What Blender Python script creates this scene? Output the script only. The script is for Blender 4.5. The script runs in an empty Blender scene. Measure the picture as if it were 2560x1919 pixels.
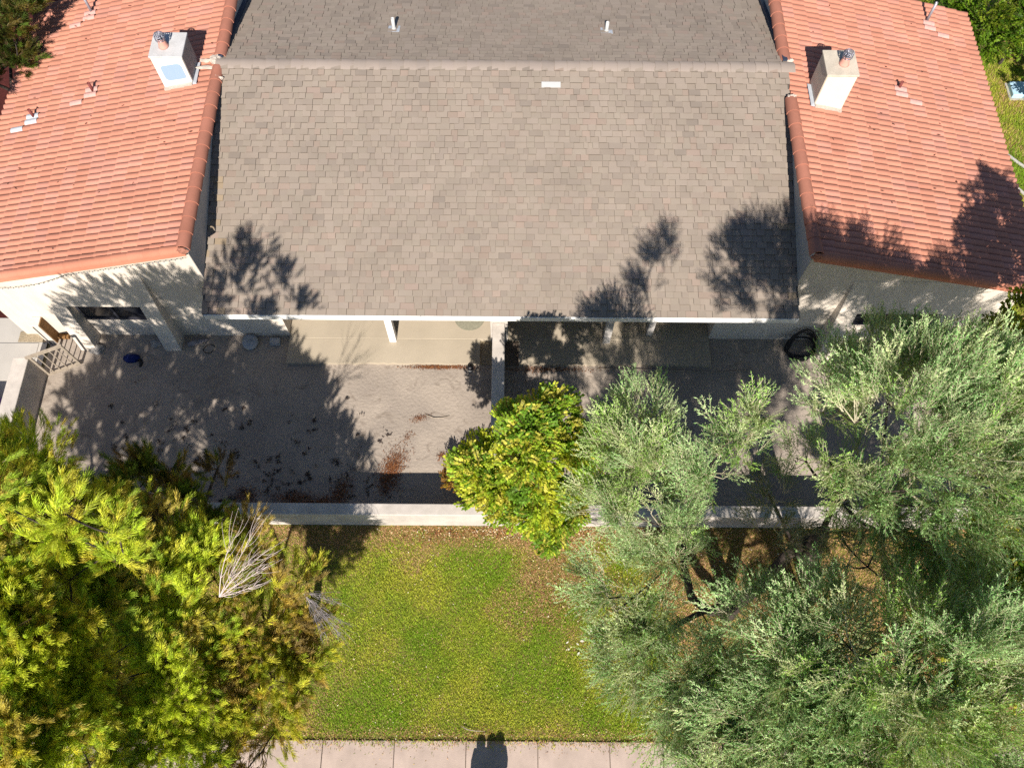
import bpy, bmesh, math, random
import numpy as np
from mathutils import Matrix, Vector, noise as mnoise

R = math.radians
random.seed(7)
rng = np.random.default_rng(7)
SC = bpy.context.scene
COL = SC.collection

# ------------------------------------------------------------------ camera
CAM_H = 18.5
TILT, ROLL = R(24.0), R(0.4)
cam = bpy.data.cameras.new('camera')
cam.sensor_width = 36.0
cam.lens = 36.0 * 2090.0 / 2560.0
cam.clip_end = 2000.0
cam_o = bpy.data.objects.new('camera', cam)
COL.objects.link(cam_o)
cam_o.matrix_world = (Matrix.Translation((0, 0, CAM_H)) @ Matrix.Rotation(TILT, 4, 'X')
                      @ Matrix.Rotation(ROLL, 4, 'Z'))
SC.camera = cam_o

# ------------------------------------------------------------------ light
SUN_EL, SUN_AZ = R(41.0), R(2.8)          # shadows run to +Y, a little to +X
world = bpy.data.worlds.new('World')
SC.world = world
world.use_nodes = True
wn = world.node_tree
wn.nodes.clear()
sky = wn.nodes.new('ShaderNodeTexSky')
sky.sky_type = 'NISHITA'
sky.sun_disc = False
sky.dust_density = 0.3
sky.ozone_density = 2.0
sky.sun_elevation = SUN_EL
sky.sun_rotation = R(182.8)
bg = wn.nodes.new('ShaderNodeBackground')
bg.inputs['Strength'].default_value = 0.050
wo = wn.nodes.new('ShaderNodeOutputWorld')
wn.links.new(sky.outputs[0], bg.inputs['Color'])
wn.links.new(bg.outputs[0], wo.inputs['Surface'])
sun = bpy.data.lights.new('sun', 'SUN')
sun.energy = 4.8
sun.angle = R(0.53)
sun.color = (1.0, 0.90, 0.77)
sun_o = bpy.data.objects.new('sun', sun)
COL.objects.link(sun_o)
travel = Vector((math.cos(SUN_EL) * math.sin(SUN_AZ), math.cos(SUN_EL) * math.cos(SUN_AZ), -math.sin(SUN_EL)))
sun_o.rotation_euler = travel.to_track_quat('-Z', 'Y').to_euler()
sun_o.location = (-2, -20, 30)

SC.view_settings.view_transform = 'Standard'
SC.view_settings.look = 'None'
SC.view_settings.gamma = 1.0
SC.view_settings.use_curve_mapping = False
SC.view_settings.exposure = 0.85
SC.cycles.use_denoising = False
SC.cycles.use_adaptive_sampling = False
SC.cycles.sample_clamp_indirect = 1.2
SC.cycles.caustics_reflective = False
SC.cycles.caustics_refractive = False
world.cycles.sampling_method = 'MANUAL'
world.cycles.sample_map_resolution = 1024
SC.cycles.max_bounces = 8
SC.cycles.diffuse_bounces = 4
SC.cycles.transmission_bounces = 6

# ------------------------------------------------------------------ materials
MAT = {}
HUE = (1.0, 1.044, 1.117)


def mk(name, col=(.5, .5, .5), tint=False, rough=.85, var=.15, vscale=2.0, bump=0.0, bscale=60.0,
       spec=.25, metal=0.0, leaf=0.0, fine=0.0, fscale=90.0, bdist=.02, world_pos=False, streak=0.0):
    m = bpy.data.materials.new(name)
    m.use_nodes = True
    nt = m.node_tree
    p = nt.nodes['Principled BSDF']
    p.inputs['Roughness'].default_value = rough
    p.inputs['Metallic'].default_value = metal
    p.inputs['Specular IOR Level'].default_value = spec
    tc = nt.nodes.new('ShaderNodeTexCoord')
    vec = nt.nodes.new('ShaderNodeNewGeometry').outputs['Position'] if world_pos else tc.outputs['Object']
    mp = nt.nodes.new('ShaderNodeMapping')
    mp.inputs['Scale'].default_value = (7.0, 7.0, .7)
    nt.links.new(vec, mp.inputs['Vector'])
    if tint:
        a = nt.nodes.new('ShaderNodeAttribute')
        a.attribute_name = 'tint'
        src = a.outputs['Color']
    else:
        c = nt.nodes.new('ShaderNodeRGB')
        c.outputs[0].default_value = (*[min(.9, q * h) for q, h in zip(col, HUE)], 1)
        src = c.outputs[0]
    for v, s, det in ((var, vscale, 6.0), (fine, fscale, 3.0), (streak, 1.0, 4.0)):
        if v > 0:
            n = nt.nodes.new('ShaderNodeTexNoise')
            n.inputs['Scale'].default_value = s
            n.inputs['Detail'].default_value = det
            n.inputs['Roughness'].default_value = .65
            nt.links.new(mp.outputs[0] if det == 4.0 else vec, n.inputs['Vector'])
            mr = nt.nodes.new('ShaderNodeMapRange')
            mr.inputs['From Min'].default_value = .3
            mr.inputs['From Max'].default_value = .7
            mr.inputs['To Min'].default_value = 1 - v
            mr.inputs['To Max'].default_value = 1 + v
            nt.links.new(n.outputs['Fac'], mr.inputs['Value'])
            mx = nt.nodes.new('ShaderNodeVectorMath')
            mx.operation = 'SCALE'
            nt.links.new(src, mx.inputs[0])
            nt.links.new(mr.outputs[0], mx.inputs['Scale'])
            src = mx.outputs[0]
    nt.links.new(src, p.inputs['Base Color'])
    if bump > 0:
        n = nt.nodes.new('ShaderNodeTexNoise')
        n.inputs['Scale'].default_value = bscale
        n.inputs['Detail'].default_value = 5
        nt.links.new(tc.outputs['Object'], n.inputs['Vector'])
        b = nt.nodes.new('ShaderNodeBump')
        b.inputs['Strength'].default_value = bump
        b.inputs['Distance'].default_value = bdist
        nt.links.new(n.outputs['Fac'], b.inputs['Height'])
        nt.links.new(b.outputs[0], p.inputs['Normal'])
    if leaf > 0:
        t = nt.nodes.new('ShaderNodeBsdfTranslucent')
        g = nt.nodes.new('ShaderNodeVectorMath')
        g.operation = 'MULTIPLY'
        g.inputs[1].default_value = (1.45, 1.35, .60)
        nt.links.new(src, g.inputs[0])
        nt.links.new(g.outputs[0], t.inputs['Color'])
        ms = nt.nodes.new('ShaderNodeMixShader')
        ms.inputs[0].default_value = leaf
        out = nt.nodes['Material Output']
        nt.links.new(p.outputs[0], ms.inputs[1])
        nt.links.new(t.outputs[0], ms.inputs[2])
        nt.links.new(ms.outputs[0], out.inputs['Surface'])
    MAT[name] = m
    return m


mk('shingle', tint=True, rough=.9, var=.085, vscale=.8, fine=.10, fscale=120, spec=.2, world_pos=True)
mk('tile', tint=True, rough=.8, var=.11, vscale=1.4, fine=.07, fscale=40, spec=.2, world_pos=True)
mk('tint_matte', tint=True, rough=.9, var=.10, vscale=8, spec=.15)
mk('leaf', tint=True, rough=.5, var=0, spec=.3, leaf=.46)
mk('leaf_silver', tint=True, rough=.5, var=0, spec=.35, leaf=.26)
mk('grass_blade', tint=True, rough=.6, var=0, spec=.25, leaf=.25)
mk('bark', col=(.055, .042, .035), rough=.95, var=.45, vscale=9, bump=.8, bscale=30, bdist=.03)
mk('stucco', col=(.60, .525, .44), rough=.92, var=.07, vscale=1.2, bump=.35, bscale=110, fine=.05, fscale=120, streak=.07)
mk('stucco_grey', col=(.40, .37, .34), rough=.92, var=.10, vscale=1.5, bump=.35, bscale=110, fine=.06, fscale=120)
mk('stucco_wall', col=(.47, .42, .37), rough=.92, var=.16, vscale=1.9, bump=.4, bscale=90, fine=.07, fscale=100, streak=.06)
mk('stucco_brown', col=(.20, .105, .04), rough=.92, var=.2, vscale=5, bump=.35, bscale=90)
mk('chimney_left', col=(.72, .68, .62), rough=.9, var=.04, vscale=3, bump=.2, bscale=90)
mk('chimney_right', col=(.70, .60, .48), rough=.9, var=.05, vscale=3, bump=.2, bscale=90)
mk('cap_concrete', col=(.46, .45, .44), rough=.9, var=.12, vscale=5, fine=.10, fscale=60, bump=.3, bscale=60)
mk('cap_tan', col=(.47, .41, .33), rough=.9, var=.14, vscale=5, fine=.12, fscale=60, bump=.3, bscale=60)
mk('pale_blue', col=(.27, .37, .54), rough=.6, var=.02, vscale=2)
mk('white_paint', col=(.74, .72, .69), rough=.6, var=.09, vscale=5, streak=.06)
mk('deck', col=(.10, .09, .08), rough=.9)
mk('red_deck', col=(.16, .06, .04), rough=.9)
mk('glass', col=(.012, .013, .016), rough=.08, spec=.5, var=0)
mk('window_frame', col=(.035, .035, .045), rough=.5, var=.05)
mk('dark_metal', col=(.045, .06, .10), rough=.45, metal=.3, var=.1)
mk('flashing', col=(.50, .52, .55), rough=.5, metal=.25, var=.12, vscale=6)
mk('lead_pink', col=(.50, .28, .24), rough=.7, var=.12, vscale=8)
mk('red_plug', col=(.30, .13, .09), rough=.9, var=.2, vscale=12)
mk('mortar', col=(.46, .39, .33), rough=.95, var=.2, vscale=14, bump=.6, bscale=50)
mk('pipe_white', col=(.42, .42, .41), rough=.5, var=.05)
mk('pipe_red', col=(.17, .045, .04), rough=.7, var=.1)
mk('pipe_steel', col=(.32, .31, .34), rough=.5, metal=.4, var=.2, vscale=12)
mk('clay_flue', col=(.56, .27, .21), rough=.85, var=.08, vscale=9)
mk('wire', col=(.30, .30, .36), rough=.4, metal=.7, var=.1)
mk('black_plastic', col=(.008, .008, .010), rough=.45, var=0, spec=.4)
mk('clear_plastic', col=(.42, .42, .40), rough=.2, var=0)
mk('stone', col=(.28, .26, .24), rough=.95, var=.25, vscale=8, bump=.7, bscale=25)
mk('lid_grey', col=(.33, .33, .33), rough=.7, var=.1)
mk('blue_cloth', col=(.008, .018, .10), rough=.9, var=.3, vscale=15, bump=.5, bscale=25)
mk('gate_wood', col=(.31, .255, .195), rough=.85, var=.25, vscale=14, bump=.3, bscale=60)
mk('dead_wood', col=(.56, .46, .43), rough=.9, var=.2, vscale=12)
mk('grey_twig', col=(.25, .22, .22), rough=.9, var=.3, vscale=9)
mk('path_concrete', col=(.39, .305, .255), rough=.9, var=.20, vscale=1.6, fine=.05, fscale=120, bump=.25, bscale=80)
mk('slab_concrete', col=(.40, .37, .33), rough=.9, var=.08, vscale=1.2, fine=.05, fscale=100, bump=.2, bscale=80)
mk('patio_concrete', col=(.375, .315, .235), rough=.88, var=.09, vscale=1.1, fine=.05, fscale=90, bump=.2, bscale=70)
mk('gravel_tan', col=(.30, .24, .16), rough=.95, var=.3, vscale=25, bump=1.0, bscale=45, fine=.4, fscale=60)
mk('gravel_dark', col=(.17, .13, .10), rough=.95, var=.35, vscale=25, bump=1.0, bscale=45, fine=.4, fscale=60)
mk('mulch_shaded', col=(.060, .012, .010), rough=.95, var=.4, vscale=3, bump=1.0, bscale=35, fine=.4, fscale=40)  # near-black maroon: the shade on this red ground is in the colour
mk('soil_far', col=(.17, .15, .09), rough=.95, var=.3, vscale=.3)
mk('mat_green', col=(.24, .225, .165), rough=.95, var=.2, vscale=20)
mk('toy_red', col=(.30, .02, .02), rough=.6, var=.1)
mk('toy_purple', col=(.07, .02, .16), rough=.6, var=.1)
mk('skin', col=(.45, .27, .20), rough=.6, var=.05)
mk('coat_navy', col=(.02, .025, .05), rough=.9, var=.15)
mk('coat_grey', col=(.08, .08, .09), rough=.9, var=.15)
mk('hair', col=(.025, .015, .01), rough=.6, var=.2)
mk('string_cable', col=(.03, .035, .03), rough=.6, var=0)
mk('bulb', col=(.25, .25, .28), rough=.2, var=0)
mk('box_blue', col=(.38, .55, .66), rough=.6, var=.05)
mk('edging', col=(.36, .34, .31), rough=.9, var=.2, vscale=8)


def ground_mat(name, a, b, c, s1, s2, fine, bump, swirl=False):
    """three-tone soil: two noise masks between colours, fine grain, bump"""
    m = bpy.data.materials.new(name)
    m.use_nodes = True
    nt = m.node_tree
    L = nt.links
    p = nt.nodes['Principled BSDF']
    p.inputs['Roughness'].default_value = .95
    p.inputs['Specular IOR Level'].default_value = .1
    tc = nt.nodes.new('ShaderNodeTexCoord')

    def nz(scale, det=6, dist=0.0):
        n = nt.nodes.new('ShaderNodeTexNoise')
        n.inputs['Scale'].default_value = scale
        n.inputs['Detail'].default_value = det
        n.inputs['Distortion'].default_value = dist
        L.new(tc.outputs['Object'], n.inputs['Vector'])
        return n.outputs['Fac']

    def ramp(f, lo, hi):
        r = nt.nodes.new('ShaderNodeMapRange')
        r.inputs['From Min'].default_value = lo
        r.inputs['From Max'].default_value = hi
        L.new(f, r.inputs['Value'])
        return r.outputs[0]

    def mix(f, x, y):
        r = nt.nodes.new('ShaderNodeMix')
        r.data_type = 'RGBA'
        L.new(f, r.inputs['Factor'])
        for sck, v in ((r.inputs['A'], x), (r.inputs['B'], y)):
            if isinstance(v, tuple):
                sck.default_value = (*[q * h for q, h in zip(v, HUE)], 1)
            else:
                L.new(v, sck)
        return r.outputs['Result']
    k = mix(ramp(nz(s1), .4, .62), a, b)
    k = mix(ramp(nz(s2, 8, 1.5 if swirl else 0), .56, .74), k, c)
    g = nt.nodes.new('ShaderNodeVectorMath')
    g.operation = 'SCALE'
    L.new(k, g.inputs[0])
    r = nt.nodes.new('ShaderNodeMapRange')
    r.inputs['From Min'].default_value = .3
    r.inputs['From Max'].default_value = .7
    r.inputs['To Min'].default_value = 1 - fine
    r.inputs['To Max'].default_value = 1 + fine
    L.new(nz(70, 4), r.inputs['Value'])
    L.new(r.outputs[0], g.inputs['Scale'])
    L.new(g.outputs[0], p.inputs['Base Color'])
    bm_ = nt.nodes.new('ShaderNodeBump')
    bm_.inputs['Strength'].default_value = bump
    bm_.inputs['Distance'].default_value = .03
    L.new(nz(14, 8), bm_.inputs['Height'])
    L.new(bm_.outputs[0], p.inputs['Normal'])
    MAT[name] = m


ground_mat('yard_dirt', (.335, .28, .228), (.275, .23, .19), (.21, .17, .136), .9, 2.4, .18, .6, True)
ground_mat('lawn_soil', (.12, .135, .022), (.16, .145, .04), (.24, .16, .075), .9, 1.7, .3, .5)

# ------------------------------------------------------------------ helpers
WORLD = {}


def wloc(o):
    return WORLD.get(o.name, Vector((0, 0, 0)))


def tag(o, label=None, cat=None, group=None, kind=None):
    if label:
        o['label'] = label
    if cat:
        o['category'] = cat
    if group:
        o['group'] = group
    if kind:
        o['kind'] = kind
    return o


def empty(name, loc, label, cat, group=None):
    o = bpy.data.objects.new(name, None)
    o.empty_display_size = .2
    COL.objects.link(o)
    o.location = loc
    WORLD[o.name] = Vector(loc)
    return tag(o, label, cat, group)


def link_mesh(name, me, parent=None, loc=(0, 0, 0), rot=None):
    """link a mesh whose coordinates are local; loc is the world position"""
    o = bpy.data.objects.new(name, me)
    COL.objects.link(o)
    loc = Vector(loc)
    WORLD[o.name] = loc
    base = wloc(parent) if parent else Vector((0, 0, 0))
    if parent:
        o.parent = parent
    if rot is None:
        o.location = loc - base
    else:
        o.matrix_local = Matrix.Translation(loc - base) @ rot.to_4x4()
    return o


class MB:
    """collects shapes in world coordinates"""

    def __init__(s):
        s.v, s.f, s.sm = [], [], []

    def add(s, vs, fs, smooth=False):
        k = len(s.v)
        s.v += [tuple(map(float, q)) for q in vs]
        s.f += [tuple(k + i for i in q) for q in fs]
        s.sm += [smooth] * len(fs)
        return s

    def box(s, x0, x1, y0, y1, z0, z1):
        return s.add([(x0, y0, z0), (x1, y0, z0), (x1, y1, z0), (x0, y1, z0),
                      (x0, y0, z1), (x1, y0, z1), (x1, y1, z1), (x0, y1, z1)],
                     [(0, 3, 2, 1), (4, 5, 6, 7), (0, 1, 5, 4), (1, 2, 6, 5), (2, 3, 7, 6), (3, 0, 4, 7)])

    def prism(s, poly, axis, a, b):
        """poly of 2-D points extruded along an axis; 'Y' takes (x,z), 'X' takes (y,z), 'Z' takes (x,y)"""
        n = len(poly)

        def P(q, t):
            return {'Y': (q[0], t, q[1]), 'X': (t, q[0], q[1]), 'Z': (q[0], q[1], t)}[axis]
        vs = [P(q, a) for q in poly] + [P(q, b) for q in poly]
        fs = [tuple(range(n)), tuple(range(2 * n - 1, n - 1, -1))]
        fs += [(i, i + n, (i + 1) % n + n, (i + 1) % n) for i in range(n)]
        return s.add(vs, fs)

    def tube(s, pts, rad, sides=6, cap=True, smooth=True):
        pts = [Vector(p) for p in pts]
        if not isinstance(rad, (list, tuple)):
            rad = [rad] * len(pts)
        vs, fs = [], []
        up = Vector((0, 0, 1))
        for i, p in enumerate(pts):
            d = (pts[min(i + 1, len(pts) - 1)] - pts[max(i - 1, 0)])
            d = d.normalized() if d.length > 1e-9 else Vector((0, 0, 1))
            a = d.cross(up if abs(d.z) < .95 else Vector((1, 0, 0))).normalized()
            b = a.cross(d).normalized()
            for k in range(sides):
                t = 2 * math.pi * k / sides
                vs.append(p + (a * math.cos(t) + b * math.sin(t)) * rad[i])
        for i in range(len(pts) - 1):
            for k in range(sides):
                q = (k + 1) % sides
                fs.append((i * sides + k, i * sides + q, (i + 1) * sides + q, (i + 1) * sides + k))
        if cap:
            fs.append(tuple(range(sides - 1, -1, -1)))
            e = (len(pts) - 1) * sides
            fs.append(tuple(range(e, e + sides)))
        return s.add(vs, fs, smooth)

    def lathe(s, c, prof, sides=14, smooth=True):
        vs, fs = [], []
        for r, z in prof:
            for k in range(sides):
                t = 2 * math.pi * k / sides
                vs.append((c[0] + r * math.cos(t), c[1] + r * math.sin(t), c[2] + z))
        for i in range(len(prof) - 1):
            for k in range(sides):
                q = (k + 1) % sides
                fs.append((i * sides + k, i * sides + q, (i + 1) * sides + q, (i + 1) * sides + k))
        fs.append(tuple(range(sides - 1, -1, -1)))
        e = (len(prof) - 1) * sides
        fs.append(tuple(range(e, e + sides)))
        return s.add(vs, fs, smooth)

    def build(s, name, mat, parent=None, origin=None, bevel=0.0, segs=2, tint=None):
        v = np.array(s.v)
        o0 = np.array(origin if origin is not None else ((v[:, 0].min() + v[:, 0].max()) / 2,
                      (v[:, 1].min() + v[:, 1].max()) / 2, v[:, 2].min()))
        me = bpy.data.meshes.new(name)
        me.from_pydata([tuple(q) for q in v - o0], [], s.f)
        me.polygons.foreach_set('use_smooth', s.sm)
        bm = bmesh.new()
        bm.from_mesh(me)
        bmesh.ops.recalc_face_normals(bm, faces=bm.faces)
        if bevel > 0:
            bmesh.ops.bevel(bm, geom=[e for e in bm.edges if e.calc_face_angle(0) > .5], offset=bevel,
                            segments=segs, affect='EDGES', profile=.5, clamp_overlap=True)
        bm.to_mesh(me)
        bm.free()
        me.materials.append(MAT[mat])
        if tint is not None:
            set_tint(me, np.tile(np.array([*tint, 1.0], dtype=np.float32), (len(me.vertices), 1)))
        return link_mesh(name, me, parent, o0)


def set_tint(me, cols):
    cols = np.array(cols) * np.array([*HUE, 1.0])
    at = me.color_attributes.new('tint', 'FLOAT_COLOR', 'POINT')
    at.data.foreach_set('color', np.ascontiguousarray(cols, dtype=np.float32).ravel())


def np_mesh(name, V, F, mat, tint=None, smooth=False):
    """V (n,3), F (m,k) equal-sided faces"""
    V = np.ascontiguousarray(V, dtype=np.float32)
    F = np.ascontiguousarray(F, dtype=np.int32)
    me = bpy.data.meshes.new(name)
    me.vertices.add(len(V))
    me.vertices.foreach_set('co', V.ravel())
    k = F.shape[1]
    me.loops.add(F.size)
    me.loops.foreach_set('vertex_index', F.ravel())
    me.polygons.add(len(F))
    me.polygons.foreach_set('loop_start', np.arange(0, F.size, k, dtype=np.int32))
    me.polygons.foreach_set('loop_total', np.full(len(F), k, dtype=np.int32))
    if smooth:
        me.polygons.foreach_set('use_smooth', np.ones(len(F), dtype=bool))
    me.update(calc_edges=True)
    me.materials.append(MAT[mat])
    if tint is not None:
        set_tint(me, np.concatenate([tint, np.ones((len(tint), 1))], axis=1))
    return me


def in_frame(P, m=1.03):
    """True where a world point falls inside the picture (used only to choose which pieces become single parts)"""
    P = np.atleast_2d(P) - np.array([0, 0, CAM_H])
    dep = P[:, 1] * math.sin(TILT) - P[:, 2] * math.cos(TILT)
    u = P[:, 0] / dep * 2090
    v = (P[:, 1] * math.cos(TILT) + P[:, 2] * math.sin(TILT)) / dep * 2090
    return (np.abs(u) < 1280 * m) & (np.abs(v) < 960 * m)


def place_pieces(name, stuff_name, protos, items, parent, mat, limit=300):
    """items: (proto index, location, 3x3 rotation columns). The nearest in view become single objects, the rest one mesh"""
    pos = np.array([it[1] for it in items])
    dist = np.linalg.norm(pos - np.array([0, 0, CAM_H]), axis=1) + np.where(in_frame(pos), 0, 1000)
    order = np.argsort(dist)
    meshes = {}
    for i in order[:limit]:
        k, loc, rot = items[i]
        if k not in meshes:
            V, F, T = protos[k]
            meshes[k] = np_mesh(name, V, F, mat, T)
        link_mesh(name, meshes[k], parent, loc, Matrix(rot.tolist()))
    rest = order[limit:]
    if len(rest):
        Vs, Fs, Ts, n = [], [], [], 0
        for i in rest:
            k, loc, rot = items[i]
            V, F, T = protos[k]
            Vs.append(V @ rot.T + np.array(loc))
            Fs.append(F + n)
            Ts.append(T)
            n += len(V)
        me = np_mesh(stuff_name, np.concatenate(Vs), np.concatenate(Fs), mat, np.concatenate(Ts))
        o = link_mesh(stuff_name, me, parent, (0, 0, 0))
        o['kind'] = 'stuff'


def jit(c, a):
    k = 1 + random.uniform(-a, a)
    return np.array([q * k * (1 + random.uniform(-a, a) * .12) for q in c])


def structure(o, label=None):
    o['kind'] = 'structure'
    if label:
        o['label'] = label
    return o


# ------------------------------------------------------------------ setting: ground sheets
def sheet(name, x0, x1, y0, y1, z, mat, nx=1, ny=1, amp=0.0, sc=1.0):
    xs, ys = np.linspace(x0, x1, nx + 1), np.linspace(y0, y1, ny + 1)
    V = np.array([(x, y, z + (amp * mnoise.noise((x * sc, y * sc, 3.1)) if amp else 0)) for y in ys for x in xs])
    F = np.array([(j * (nx + 1) + i, j * (nx + 1) + i + 1, (j + 1) * (nx + 1) + i + 1, (j + 1) * (nx + 1) + i)
                  for j in range(ny) for i in range(nx)])
    return structure(link_mesh(name, np_mesh(name, V, F, mat, smooth=True)))


sheet('ground', -400, 400, -400, 600, -.06, 'soil_far')
sheet('yard', -11.4, 11.3, 4.9, 11.9, 0.0, 'yard_dirt', 150, 48, .016, 1.8)
sheet('lawn', -16, 16, .26, 4.8, -.012, 'lawn_soil', 60, 16, .012, 1.2)
sheet('side_lawn', 11.3, 30, 4.8, 40, -.02, 'lawn_soil')
sheet('shaded_mulch_bed', -24, -12.0, 9.95, 24, -.015, 'mulch_shaded')  # red ground in shade, drawn dark by its base colour
sheet('neighbour_pavement', -24, -11.5, 4.8, 9.95, -.008, 'slab_concrete')

walk = structure(sheet('sidewalk', -30, 30, -1.55, .24, -.02, 'gravel_dark'))
xs = [-12.0 + 1.455 * k for k in range(19)]
for k in range(18):
    m = MB().box(xs[k] - .52 + .006, xs[k + 1] - .52 - .006, -1.5, .285, -.02, .02 + .003 * (k % 3))
    m.build('slab', 'path_concrete', walk, bevel=.012)
    if k == 0:
        pass

patio = None
for nm, x0, x1, n0, n1, lab in (('patio', -5.5, -.52, -5.5, -.79, ''), ('patio', -.14, 4.85, .16, 4.85, '')):
    root = structure(MB().box(x0, x1, 9.385, 11.6, -.02, .102).build(nm, 'patio_concrete', bevel=.015))
    m = MB()
    nseg = 40
    top, bot = [], []
    for i in range(nseg + 1):
        x = n0 + (n1 - n0) * i / nseg
        y = 8.735 + random.uniform(-.018, .018)
        top.append((x, y))
    poly = top + [(n1, 9.38), (n0, 9.38)]
    m.prism(poly, 'Z', -.02, .098)
    m.build('front_slab', 'patio_concrete', root)

sheet('gravel_strip', -.80, -.47, 8.72, 9.38, .012, 'gravel_tan')
sheet('gravel_strip', -.17, .16, 8.72, 9.38, .012, 'gravel_dark')
sheet('gravel_strip', -12.22, -11.5, 9.27, 9.56, .012, 'gravel_tan')

# ------------------------------------------------------------------ houses
RED_A = math.atan(.25)
TAN = .25


def tile_protos():
    out = []
    L, W, n = .405, .338, 14
    for t in range(10):
        base = jit((.425, .182, .122), .065)
        if t in (3, 7):
            base = base * np.array([.98, 1.02, 1.10])
        V, T = [], []
        ys = np.linspace(0, W, n + 1)
        hz = .058 * np.abs(np.sin(np.pi * ys / (W / 2))) ** .62
        for x, dz in ((-.03, -.014), (L, .012)):
            for y, h in zip(ys, hz):
                V.append((x, y, h + dz))
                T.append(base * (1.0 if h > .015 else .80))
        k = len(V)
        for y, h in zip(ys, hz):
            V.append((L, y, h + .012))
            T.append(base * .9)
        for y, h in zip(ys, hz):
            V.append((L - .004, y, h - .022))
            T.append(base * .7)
        F = []
        for i in range(n):
            F.append((i, i + n + 1, i + n + 2, i + 1))
            F.append((k + i, k + n + 1 + i, k + n + 2 + i, k + i + 1))
        out.append((np.array(V), np.array(F), np.array(T)))
    return out


TILES = tile_protos()


def barrel_protos(L, r0, r1, base_col):
    """half-round cap tile, x along its length (the wide end at x = L)"""
    out = []
    n = 10
    for t in range(6):
        base = jit(base_col, .06)
        V, T, F = [], [], []
        ths = np.linspace(-.12, math.pi + .12, n + 1)
        for x, r in ((0, r0), (L, r1), (L, r1 - .018)):
            for th in ths:
                V.append((x, -r * math.cos(th), r * math.sin(th)))
                T.append(base)
        for th in ths:
            V.append((L + .001, -r1 * math.cos(th), r1 * math.sin(th)))
            T.append(base * 1.25)
        for th in ths:
            V.append((L + .001, -(r1 - .018) * math.cos(th), (r1 - .018) * math.sin(th)))
            T.append(base * 1.0)
        for i in range(n):
            F.append((i, i + n + 1, i + n + 2, i + 1))
            F.append((3 * (n + 1) + i, 4 * (n + 1) + i, 4 * (n + 1) + i + 1, 3 * (n + 1) + i + 1))
        out.append((np.array(V), np.array(F), np.array(T)))
    return out


CAPS = barrel_protos(.43, .130, .148, (.35, .145, .098))
RAKES = barrel_protos(.43, .100, .112, (.41, .168, .108))


def mortar(parent, c, r, seed, name='mortar', mat='mortar'):
    bm = bmesh.new()
    bmesh.ops.create_icosphere(bm, subdivisions=3, radius=1)
    for v in bm.verts:
        k = 1 + .5 * mnoise.noise(v.co * 1.7 + Vector((seed, 0, 0))) + .25 * mnoise.noise(v.co * 5 + Vector((seed, 3, 0)))
        v.co = Vector((v.co.x * r[0], v.co.y * r[1], v.co.z * r[2])) * k
    me = bpy.data.meshes.new(name)
    bm.to_mesh(me)
    bm.free()
    me.materials.append(MAT[mat])
    link_mesh(name, me, parent, c)


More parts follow.
